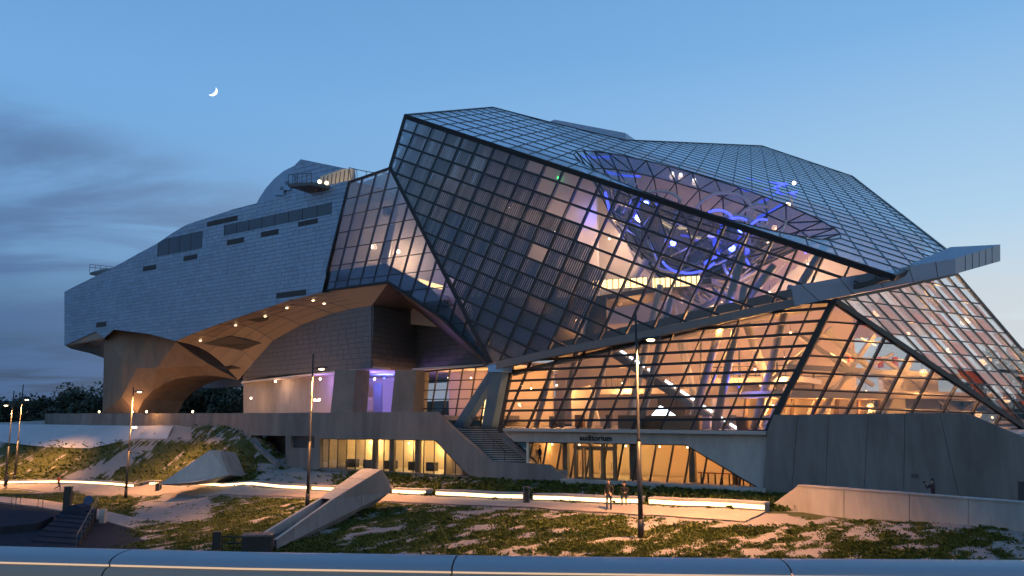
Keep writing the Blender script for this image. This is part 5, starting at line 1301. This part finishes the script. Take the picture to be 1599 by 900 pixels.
# row of far street lamps
for k, px in enumerate((19, 40, 47, 55, 63, 71)):
    p = P(px, 643, 190)
    o = empty('far_street_lamp', (p.x, p.y, 1.5), ['lone far street lamp beside the left lamp posts', 'leftmost far street lamp in the glowing row of five on the horizon', 'second far street lamp from the left in the glowing row of five', 'middle far street lamp in the glowing row of five', 'fourth far street lamp from the left in the glowing row of five', 'rightmost far street lamp in the glowing row of five'][k], 'street lamp', 'row of far street lamps')
    if k == 0: del o['group']
    MB().tube([(p.x, p.y, 1), (p.x, p.y, p.z)], 0.08, 6).build('pole', M['pole'], o); MB().ball(p, 0.42, 10, 7).build('globe', M['lamp_warm'], o, True)

# ------------------------------------------------------------------ bridge
br = empty('bridge_railing', (0, 2.8, 8.3), 'wide rounded metal bridge parapet with an added glowing highlight along the bottom edge', 'railing')
cuts = [(-1200, 210), (210, 716), (716, 1215), (1215, 1720), (1720, 2600)]
prof = [(0.105, -0.05), (0.105, -0.004), (0.09, 0.0), (0.02, 0.002), (-0.04, -0.004), (-0.085, -0.014), (-0.10, -0.024), (-0.102, -0.030)]
face = [(-0.100, -0.0375), (-0.112, -0.050), (-0.145, -0.115), (-0.14, -0.16), (-0.05, -0.2), (0.105, -0.15)]
def rail_y(px): return float(np.interp(px, [-1200, 0, 400, 800, 1200, 1599, 2600], [818, 852, 861, 867, 871, 873.5, 877]))
ztop = EYE - 0.49
def rail_sec(px, pr):
    c = PZ(px, rail_y(px), ztop); t_ = (PZ(px + 8, rail_y(px + 8), ztop) - PZ(px - 8, rail_y(px - 8), ztop)).normalized(); ny_ = Vector((-t_.y, t_.x, 0))
    return [c + ny_ * a + Vector((0, 0, b)) for a, b in pr]
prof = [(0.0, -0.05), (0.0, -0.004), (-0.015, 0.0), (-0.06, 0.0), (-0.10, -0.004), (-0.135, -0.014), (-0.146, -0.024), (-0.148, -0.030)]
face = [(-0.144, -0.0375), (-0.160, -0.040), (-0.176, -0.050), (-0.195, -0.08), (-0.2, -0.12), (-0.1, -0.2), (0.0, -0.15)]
stripp = [(-0.1425, -0.0302), (-0.1425, -0.0372)]  # added glowing strip in place of a highlight on the rounded edge
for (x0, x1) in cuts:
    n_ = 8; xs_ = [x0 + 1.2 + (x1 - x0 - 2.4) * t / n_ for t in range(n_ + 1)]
    for nm, pr, m_ in (('cap', prof, 'rail_metal'), ('lower_shell', face, 'rail_warm_light'), ('highlight_strip', stripp, 'rail_highlight')):
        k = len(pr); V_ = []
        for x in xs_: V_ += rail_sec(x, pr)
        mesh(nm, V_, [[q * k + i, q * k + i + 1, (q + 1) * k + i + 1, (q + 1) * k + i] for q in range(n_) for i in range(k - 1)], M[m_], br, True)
tag(MB().poly([Vector((-30, 3.6, 8.3)), Vector((30, 1.5, 8.3)), Vector((30, -9, 8.3)), Vector((-30, -7, 8.3))], Vector((0, 0, -0.8))).build('bridge_deck', M['concrete']), None, kind='structure')
# ---- PART3 ----
# ------------------------------------------------------------------ ground cover
mat('grass', (0.125, 0.165, 0.022), 0.75, var=0.45, island=True)
def tufts(n, D0, D1, power, blades, hmin, hmax, wmin, wmax, seed, name, label, front):
    rg_ = np.random.RandomState(seed)
    D = (D0 ** (1 - power) + rg_.rand(n) * (D1 ** (1 - power) - D0 ** (1 - power))) ** (1 / (1 - power)) if power != 1 else D0 * (D1 / D0) ** rg_.rand(n)
    u = (rg_.rand(n) * 1700 - 50 - 799.5) / F; x = u * D * 1.0; y = D
    ok = (x > -69) & (x < 47); x, y = x[ok], y[ok]
    c = bil(covg, x, y); onpath = np.array([0 <= bench_side(a, b)[0] < 3.0 for a, b in zip(x, y)]); sprig = np.array([0.10 * max(0.0, fbm(a, b, 1.1, 2, 5.5)) ** 0.7 * 3 for a, b in zip(x, y)]); keep = (c > rg_.rand(len(x)) * 0.85 + 0.12) | ((rg_.rand(len(x)) < sprig) & ~onpath); x, y = x[keep], y[keep]
    fr_ok = np.array([bench_side(a, b)[0] > 0 for a, b in zip(x, y)]) == front
    x, y = x[fr_ok], y[fr_ok]; z = bil(zg, x, y)
    hgt = rg_.uniform(hmin, hmax, len(x)) * (0.7 + 0.6 * rg_.rand(len(x)))
    V = []; 
    for b in range(blades):
        az = rg_.rand(len(x)) * 6.283; sp = rg_.uniform(0.15, 1.15, len(x)); w_ = rg_.uniform(wmin, wmax, len(x)); r = rg_.rand(len(x)) * 0.16
        bx0, by0 = x + np.cos(az) * r, y + np.sin(az) * r; h = hgt * rg_.uniform(0.6, 1.1, len(x))
        px_, py_ = -np.sin(az) * w_ / 2, np.cos(az) * w_ / 2
        mx_, my_ = bx0 + np.cos(az) * sp * h * 0.45, by0 + np.sin(az) * sp * h * 0.45
        tx_, ty_ = bx0 + np.cos(az) * sp * h * 1.25, by0 + np.sin(az) * sp * h * 1.25
        V.append(np.stack([np.stack([bx0 - px_ * .6, by0 - py_ * .6, z - 0.03], 1), np.stack([bx0 + px_ * .6, by0 + py_ * .6, z - 0.03], 1), np.stack([mx_ + px_, my_ + py_, z + h * 0.62], 1), np.stack([tx_, ty_, z + h * (1.05 - 0.45 * sp)], 1), np.stack([mx_ - px_, my_ - py_, z + h * 0.62], 1)], 1).reshape(-1, 3))
    V = np.concatenate(V); nb = len(V) // 5
    me = bpy.data.meshes.new(name); me.vertices.add(len(V)); me.vertices.foreach_set('co', V.ravel().astype(np.float32))
    me.loops.add(nb * 5); me.loops.foreach_set('vertex_index', np.arange(nb * 5, dtype=np.int32))
    me.polygons.add(nb); me.polygons.foreach_set('loop_start', np.arange(0, nb * 5, 5, dtype=np.int32))
    me.update(calc_edges=True); me.validate(); me.materials.append(M['grass'])
    o = bpy.data.objects.new(name, me); C.objects.link(o); tag(o, label, 'grass', kind='stuff'); print(name, nb)
tufts(150000, 32, 92, 1.5, 5, 0.05, 0.17, 0.012, 0.03, 1, 'grass', 'green creeping plants and grass on the bank before the lit path', True)
tufts(80000, 45, 122, 1.1, 4, 0.16, 0.42, 0.03, 0.06, 2, 'grass', 'dark grass and creepers between the lit path and the plinth', False)

# ------------------------------------------------------------------ people
def person(name, foot, rz, label, top_m, leg_m, pose, height=1.72, hair='short', hold=None):
    k = height / 1.72
    J = {}
    def j(n, x, y, z, r, r2=None): J[n] = (Vector((x, y, z)) * k, (r * k, (r2 or r) * k))
    sit = pose == 'sit'
    pz = 0.58 if sit else 0.93
    lean = 0.10 if sit else (0.06 if pose == 'run' else 0.0)
    j('pelvis', 0, 0, pz, 0.135, 0.10); j('waist', 0, lean * 0.4, pz + 0.17, 0.125, 0.095); j('chest', 0, lean * 0.8, pz + 0.38, 0.155, 0.105); j('neck', 0, lean, pz + 0.55, 0.052)
    j('skull', 0, lean + 0.02, pz + 0.66, 0.08, 0.09); j('crown', 0, lean + 0.015, pz + 0.745, 0.07, 0.085)
    E_ = [('pelvis', 'waist'), ('waist', 'chest'), ('chest', 'neck'), ('neck', 'skull'), ('skull', 'crown')]
    for s, nm in ((-1, 'L'), (1, 'R')):
        j('hip' + nm, 0.095 * s, 0, pz - 0.06, 0.092)
        if sit:
            j('knee' + nm, 0.13 * s, 0.44, 0.52, 0.062); j('ankle' + nm, 0.12 * s, 0.40, 0.09, 0.042); j('toe' + nm, 0.13 * s, 0.57, 0.035, 0.034)
        elif pose == 'run':
            f = 0.30 * s; j('knee' + nm, 0.09 * s, max(0.05, f), 0.52 if s > 0 else 0.48, 0.062); j('ankle' + nm, 0.09 * s, f * 0.9 - (0.22 if s < 0 else 0.0), 0.09 if s > 0 else 0.20, 0.04); j('toe' + nm, 0.10 * s, f * 0.9 + (0.14 if s > 0 else -0.20), 0.04 if s > 0 else 0.05, 0.034)
        else:
            f = 0.05 * s; j('knee' + nm, 0.10 * s, f + 0.015, 0.50, 0.062); j('ankle' + nm, 0.105 * s, f, 0.085, 0.042); j('toe' + nm, 0.13 * s, f + 0.15, 0.035, 0.034)
        sh = pz + 0.47
        j('sh' + nm, 0.19 * s, lean * 0.9, sh, 0.058)
        if pose == 'photo': el = (0.24 * s, 0.20, sh - 0.20); wr = (0.09 * s, 0.40, sh + 0.06)
        elif sit: el = (0.25 * s, 0.08, sh - 0.25); wr = (0.10 * s, 0.30, sh - 0.28)
        elif pose == 'run': el = (0.26 * s, -0.12 * s - 0.05, sh - 0.26); wr = (0.20 * s, 0.20 - 0.12 * s, sh - 0.20)
        elif pose == 'pocket': el = (0.27 * s, -0.05, sh - 0.27); wr = (0.19 * s, 0.10, sh - 0.45)
        else: el = (0.25 * s, -0.03, sh - 0.28); wr = (0.25 * s, 0.06, sh - 0.53)
        j('el' + nm, *el, 0.044); j('wr' + nm, *wr, 0.030)
        ev, wv2 = Vector(el), Vector(wr); d = (wv2 - ev).normalized()
        pm = wv2 + d * 0.075; j('palm' + nm, *pm, 0.036, 0.018)
        E_ += [('pelvis', 'hip' + nm), ('hip' + nm, 'knee' + nm), ('knee' + nm, 'ankle' + nm), ('ankle' + nm, 'toe' + nm), ('chest', 'sh' + nm), ('sh' + nm, 'el' + nm), ('el' + nm, 'wr' + nm), ('wr' + nm, 'palm' + nm)]
        side = d.cross(Vector((0, 1, 0.2))); side = side.normalized() if side.length > 0.1 else Vector((1, 0, 0)); dn_ = side.cross(d).normalized()
        for q in range(4):
            b0 = pm + side * (0.030 - 0.02 * q) + d * 0.02; ln = (0.062, 0.074, 0.07, 0.055)[q]
            j('f%s%da' % (nm, q), *b0, 0.010); j('f%s%db' % (nm, q), *(b0 + d * ln * 0.55 + dn_ * 0.006), 0.009); j('f%s%dc' % (nm, q), *(b0 + d * ln * 0.9 + dn_ * 0.03), 0.008)
            E_ += [('palm' + nm, 'f%s%da' % (nm, q)), ('f%s%da' % (nm, q), 'f%s%db' % (nm, q)), ('f%s%db' % (nm, q), 'f%s%dc' % (nm, q))]
        t0 = wv2 + d * 0.03 + side * 0.03; j('t%sa' % nm, *t0, 0.012); j('t%sb' % nm, *(t0 + side * 0.025 + d * 0.035), 0.010)
        E_ += [('wr' + nm, 't%sa' % nm), ('t%sa' % nm, 't%sb' % nm)]
    names = list(J); ix = {n: i for i, n in enumerate(names)}
    me = bpy.data.meshes.new('tmp'); me.from_pydata([J[n][0] for n in names], [(ix[a], ix[b]) for a, b in E_], []); me.update()
    ob = bpy.data.objects.new('tmp', me); C.objects.link(ob)
    md = ob.modifiers.new('skin', 'SKIN'); md.use_smooth_shade = True
    sk = me.skin_vertices[0].data if me.skin_vertices else None
    if sk is None:
        bmm = bmesh.new(); bmm.from_mesh(me); bmm.verts.layers.skin.verify(); bmm.to_mesh(me); bmm.free(); sk = me.skin_vertices[0].data
    for n in names: sk[ix[n]].radius = J[n][1]; sk[ix[n]].use_root = (n == 'pelvis')
    ss = ob.modifiers.new('sub', 'SUBSURF'); ss.levels = 1; ss.render_levels = 1
    dg = bpy.context.evaluated_depsgraph_get(); body = bpy.data.meshes.new_from_object(ob.evaluated_get(dg))
    bpy.data.objects.remove(ob)
    body.name = 'body'; body.materials.clear()
    for m_ in (M['skin'], top_m, leg_m, M['black']): body.materials.append(m_)
    body.transform(Matrix.Rotation(rz, 4, 'Z'))
    inv = Matrix.Rotation(-rz, 4, 'Z')
    wrs = [J['wrL'][0], J['wrR'][0]]; els = [J['elL'][0], J['elR'][0]]
    ankles = [J['ankleL'][0], J['ankleR'][0]]
    for p in body.polygons:
        c = inv @ p.center; p.use_smooth = True; mi = 1
        if c.z > (pz + 0.555) * k: mi = 0
        elif min((c - w_).length for w_ in wrs) < 0.13 * k and any((c - w_).dot((w_ - e_).normalized()) > -0.01 for w_, e_ in zip(wrs, els) if (c - w_).length < 0.14 * k): mi = 0
        elif min((c - a_).length for a_ in ankles) < 0.2 * k and c.z < min(0.12, 1) * k + (0.15 if pose == 'run' else 0): mi = 3
        elif c.z < (pz + 0.0) * k or (sit and c.z < (pz + 0.05) * k): mi = 2
        if mi == 2 and abs(c.x) > 0.17 * k and not sit and c.z > 0.55 * k: mi = 1
        p.material_index = mi
    root = empty('person', foot, label, 'person')
    body.transform(Matrix.Translation(Vector(foot)))
    o = bpy.data.objects.new('body', body); C.objects.link(o); attach(o, root)
    T = Matrix.Translation(Vector(foot)) @ Matrix.Rotation(rz, 4, 'Z')
    hc = J['crown'][0].lerp(J['skull'][0], 0.3)
    # hair cap, nose, ears, eyes, mouth
    hb = MB().ball((0, 0, 0), 1, 14, 9); vs = []
    for v in hb.V:
        q = Vector((v.x * 0.098, v.y * 0.112, v.z * 0.115))
        if v.y > 0.25 and v.z < 0.35: q = Vector((q.x * 0.8, min(q.y, 0.055), q.z * 0.6))
        if hair == 'long' and v.z < -0.2 and v.y < 0.2: q.z -= 0.14
        vs.append(T @ ((q + Vector((0, -0.022, 0.035))) * k + hc))
    mesh('hair', vs, hb.F, M['hair'], root, True)
    fb_ = MB()
    fy = 0.088
    fb_.add([(-0.013, fy - 0.01, 0.02), (0.013, fy - 0.01, 0.02), (0, fy + 0.028, -0.012), (-0.016, fy - 0.01, -0.02), (0.016, fy - 0.01, -0.02)], [[0, 1, 2], [0, 2, 3], [1, 4, 2], [2, 4, 3]])
    for s in (-1, 1): fb_.ball((0.088 * s, 0, 0.0), 0.024, 8, 6, 1.3)
    fb_.V = [T @ (v * k + hc + Vector((0, 0, -0.02))) for v in fb_.V]; fb_.build('face_features', M['skin'], root, True)
    ey = MB()
    for s in (-1, 1): ey.ball((0.03 * s, fy - 0.006, 0.018), 0.011, 8, 6)
    ey.ball((0, fy - 0.012, -0.045), 0.018, 8, 6, 0.3)
    ey.V = [T @ (v * k + hc + Vector((0, 0, -0.02))) for v in ey.V]; ey.build('eyes_and_mouth', M['black'], root, True)
    if hold:
        c = (J['palmL'][0] + J['palmR'][0]) / 2 + Vector((0, 0.06, 0.05))
        hb = MB().box(c, 0.16, 0.02, 0.09) if hold == 'phone' else MB().box(c, 0.15, 0.09, 0.1)
        hb.V = [T @ v for v in hb.V]; ho = hb.build('hand_camera', M['black'])
        tag(ho, 'small dark camera held up by the person before the concrete wall', 'camera')
    return root
def pf_at(px, py, D, dz=0.0):
    p = P(px, py, D); p.z = ZG(p.x, p.y) + dz; return p
p_ = pf_at(951, 786, 48.6, 0.07); person('person', p_, R(150), 'person in dark jacket standing on the path before the glowing bench', M['cloth_black'], M['cloth_navy'], 'pocket', 1.76)
p_ = bench_pt(971); bp2 = Vector((p_.x + 0.2, p_.y + 0.05, ZG(p_.x, p_.y) + 0.05)); person('person', bp2, R(165), 'person in black sitting on the glowing bench', M['cloth_black'], M['cloth_black'], 'sit', 1.68, 'long')
p_ = P(843, 733, 70.6); p_.z = sb0.z + 0.0; person('person', p_, R(120), 'person with dark coat at the foot of the plinth stairs', M['cloth_navy'], M['cloth_black'], 'stand', 1.72)
p_ = pf_at(92, 746, 96, 0.07); person('person', p_, R(-95), 'jogger in a bright orange top on the left path', M['cloth_orange'], M['cloth_black'], 'run', 1.75)
p_ = pf_at(11, 748, 99, 0.07); person('person', p_, R(80), 'person in dark clothes beside the lamp posts at the left edge', M['cloth_grey'], M['cloth_black'], 'stand', 1.78)
p_ = pf_at(1459, 790, 47); p_.z = P(1459, 749, 47).z - 1.70; person('person', p_, R(95), 'person raising a camera in front of the concrete wall at right', M['cloth_wine'], M['cloth_black'], 'photo', 1.70, 'long', 'camera')

# ------------------------------------------------------------------ small street furniture
def bin_(px, py, D, h, w_, label, m_, name='litter_bin', cat='bin'):
    p = pf_at(px, py, D, 0.0); o = empty(name, p, label, cat)
    z = Vector((0, 0, 1))
    fr__ = MB()
    for sx, sy in ((-1, -1), (1, -1), (1, 1), (-1, 1)): fr__.box(p + Vector((sx * (w_ / 2 - 0.04), sy * (w_ / 2 - 0.04), h / 2)), 0.07, 0.07, h)
    fr__.build('frame', m_, o)
    MB().box(p + z * (h + 0.03), w_ + 0.04, w_ + 0.04, 0.06).build('lid', m_, o)
    MB().box(p + z * (h * 0.42), w_ * 0.75, w_ * 0.75, h * 0.78).build('liner', M['black'], o)
    return o
bin_(822, 778, 54.0, 1.05, 0.42, 'tall dark litter bin between two glowing benches', M['steel_grey'])
bin_(247, 764, 87.0, 1.0, 0.5, 'small pale post bin at the gap in the left bench', M['concrete'])
z = Vector((0, 0, 1))
def flat(px, py, zz=1.64): return PZ(px, py, zz)
# dark container and barrier at the foot of the chute
p = P(402, 862, 44.5); o = empty('dark_container', p, 'dark boxy container below the concrete chute', 'container')
MB().box(p + z * 0.42, 1.5, 1.0, 0.85, 0.15).build('box', M['black'], o); MB().box(p + z * 0.89, 1.6, 1.1, 0.08, 0.15).build('lid', M['steel_grey'], o)
for k in range(3): MB().box(p + z * 0.945 + Vector((-0.5 + 0.5 * k, 0, 0)), 0.08, 1.08, 0.03, 0.15).build('lid_rib', M['steel_grey'], o)
p = P(338, 858, 46.5); o = empty('dark_bollard', p, 'dark square bollard left of the boxy container', 'bollard'); MB().box(p + z * 0.45, 0.42, 0.42, 0.9, 0.2).build('shaft', M['pole'], o); MB().box(p + z * 0.93, 0.46, 0.46, 0.06, 0.2).build('cap', M['pole'], o)
a, b = P(346, 858, 46.3), P(384, 860, 45.2); o = empty('low_barrier', a, 'low dark barrier rail between bollard and container', 'railing')
for dz_ in (0.35, 0.7): MB().tube([a + z * dz_, b + z * dz_], 0.03, 6).build('rail', M['steel'], o)
for t in (0.02, 0.5, 0.98): MB().tube([a.lerp(b, t) - z * 0.3, a.lerp(b, t) + z * 0.72], 0.03, 6).build('post', M['steel'], o)
p = flat(103, 812); o = empty('dark_pillar', p, 'tall dark square pillar on the lower terrace at left', 'pillar'); MB().box(p + z * 1.25, 0.5, 0.5, 2.5, 0.2).build('shaft', M['pole'], o); MB().box(p + z * 2.53, 0.56, 0.56, 0.06, 0.2).build('cap', M['pole'], o)
p = flat(117, 815); o = empty('covered_bench', p, 'dark rounded covered object beside the dark pillar', 'cover')
MB().poly([p + Vector((a_, 0, b_)) for a_, b_ in ((-0.75, 0), (-0.75, 1.15), (-0.1, 1.3), (0.35, 1.1), (0.65, 0.65), (0.85, 0.0))], Vector((0.2, 1.1, 0))).build('tarpaulin', M['cloth_navy'], o)
p = flat(146, 818); o = empty('round_sign', p, 'round blue sign on a leaning post at lower left', 'sign'); tp_ = p + Vector((-0.5, 0, 1.75))
MB().tube([p, tp_], 0.035, 8).build('post', M['pole'], o); MB().tube([tp_ + Vector((0, -0.03, 0)), tp_ + Vector((0, -0.06, 0))], 0.36, 20).build('disc', M['sign_blue'], o)
p = flat(160, 817); o = empty('pale_bollard', p, 'pale concrete bollard at the terrace edge', 'bollard'); MB().box(p + z * 0.5, 0.4, 0.4, 1.0).build('shaft', M['concrete_light'], o); MB().box(p + z * 1.02, 0.34, 0.34, 0.05).build('cap', M['concrete_light'], o)
a, b = flat(17, 795), flat(66, 797); o = empty('bike_rack', a, 'thin metal railing on the footpath at far left', 'railing')
MB().tube([a + z * 1.25, b + z * 1.35], 0.03, 6).build('rail', M['steel_grey'], o)
for t in (0.0, 0.14, 0.28, 0.85, 1.0): MB().tube([a.lerp(b, t), a.lerp(b, t) + z * (1.25 + 0.1 * t)], 0.028, 6).build('post', M['steel_grey'], o)

# ------------------------------------------------------------------ trees
def crown_mesh(seed, nleaf=5200):
    rg_ = np.random.RandomState(seed); nb_ = 26
    cen = np.column_stack([rg_.normal(0, 0.30, nb_), rg_.normal(0, 0.30, nb_), rg_.uniform(0.38, 0.92, nb_)])
    cen[:, :2] *= (1.25 - np.abs(cen[:, 2:3] - 0.55) * 1.5); rad = rg_.uniform(0.10, 0.21, nb_)
    k = rg_.randint(0, nb_, nleaf); d = rg_.normal(size=(nleaf, 3)); d /= np.linalg.norm(d, axis=1)[:, None]
    c = cen[k] + d * (rad[k] * rg_.rand(nleaf) ** 0.4)[:, None]
    a = rg_.normal(size=(nleaf, 3)); a /= np.linalg.norm(a, axis=1)[:, None]; b = np.cross(a, d); b /= np.linalg.norm(b, axis=1)[:, None] + 1e-6
    s = rg_.uniform(0.014, 0.030, nleaf)[:, None]
    V = np.stack([c - a * s, c - b * s * 0.6, c + a * s, c + b * s * 0.6], 1).reshape(-1, 3)
    me = bpy.data.meshes.new('crown'); me.from_pydata(V.tolist(), [], np.arange(nleaf * 4).reshape(-1, 4).tolist()); me.materials.append(M['leaf_tree']); me.update(); return me, cen
crowns = [crown_mesh(s) for s in (1, 2, 3)]
tl_ = [(-25, 622, 175, 'leftmost dark tree on the horizon'), (28, 625, 190, 'dark tree above the far street lamps'), (66, 620, 182, 'dark tree right of the far street lamps'), (96, 616, 186, 'dark bushy tree in the middle of the left horizon'), (124, 611, 178, 'dark tree nearest the pylon on its left'), (150, 607, 184, 'dark tree touching the pylon at left'),
       (226, 602, 180, 'dark tree seen through the arch beside the pylon'), (254, 592, 176, 'highest dark tree seen through the arch'), (285, 594, 186, 'dark tree in the middle of the arch opening'), (312, 597, 178, 'dark tree right of the arch middle'), (338, 592, 184, 'dark tree beside the rear wing under the arch'), (362, 598, 178, 'dark tree nearest the lit entrance wall'), (1612, 534, 190, 'dark tree at the right edge behind the sloping glass')]
for k, (px, py, D, lab) in enumerate(tl_):
    tp_ = P(px, py, D); gx, gy = tp_.x, tp_.y; g0 = 0.0; H = tp_.z - g0; W = H * (1.15 if px < 1500 else 0.8)
    root = empty('dark_tree', (gx, gy, g0), lab, 'tree', 'dark trees on the horizon')
    me_, cen = crowns[k % 3]
    o = bpy.data.objects.new('crown', me_); C.objects.link(o); o.parent = root; o.scale = (W, W, H * 1.0); o.rotation_euler = (0, 0, k * 1.3)
    tb = MB().tube([(0, 0, 0), (0.02 * H, 0, H * 0.35), (0, 0.01 * H, H * 0.75)], [0.032 * H, 0.024 * H, 0.008 * H], 8)
    for q in range(5):
        t = q * 1.26 + k; tb.tube([(0, 0, H * (0.3 + 0.06 * q)), (math.cos(t) * W * 0.16, math.sin(t) * W * 0.16, H * (0.48 + 0.06 * q)), (math.cos(t) * W * 0.3, math.sin(t) * W * 0.3, H * (0.6 + 0.05 * q))], [0.014 * H, 0.009 * H, 0.004 * H], 6)
    t_o = tb.build('trunk', M['bark'], None); t_o.parent = root

# ------------------------------------------------------------------ moon
md_ = ray(331, 142).normalized(); mc = CP + md_ * 5200; mr_ = 5200 * 7.2 / F
fwd = md_; rgt = fwd.cross(Vector((0, 0, 1))).normalized(); upv = rgt.cross(fwd)
ang = R(-38); ax_r = rgt * math.cos(ang) + upv * math.sin(ang); ax_u = -rgt * math.sin(ang) + upv * math.cos(ang)
mv = []; mf = []; na, nb2 = 24, 10
for i in range(na + 1):
    la = -math.pi / 2 + math.pi * i / na
    for j_ in range(nb2 + 1):
        lo = R(36) + R(112) * j_ / nb2     # lit lune of the ball, measured from the viewer's side
        mv.append(mc + (ax_u * math.sin(la) + ax_r * math.cos(la) * math.sin(lo) - fwd * math.cos(la) * math.cos(lo)) * mr_)
for i in range(na):
    for j_ in range(nb2): a = i * (nb2 + 1) + j_; mf.append([a, a + 1, a + nb2 + 2, a + nb2 + 1])
tag(mesh('moon', mv, mf, M['moon'], None, True), 'bright crescent moon in the blue sky at upper left', 'moon')
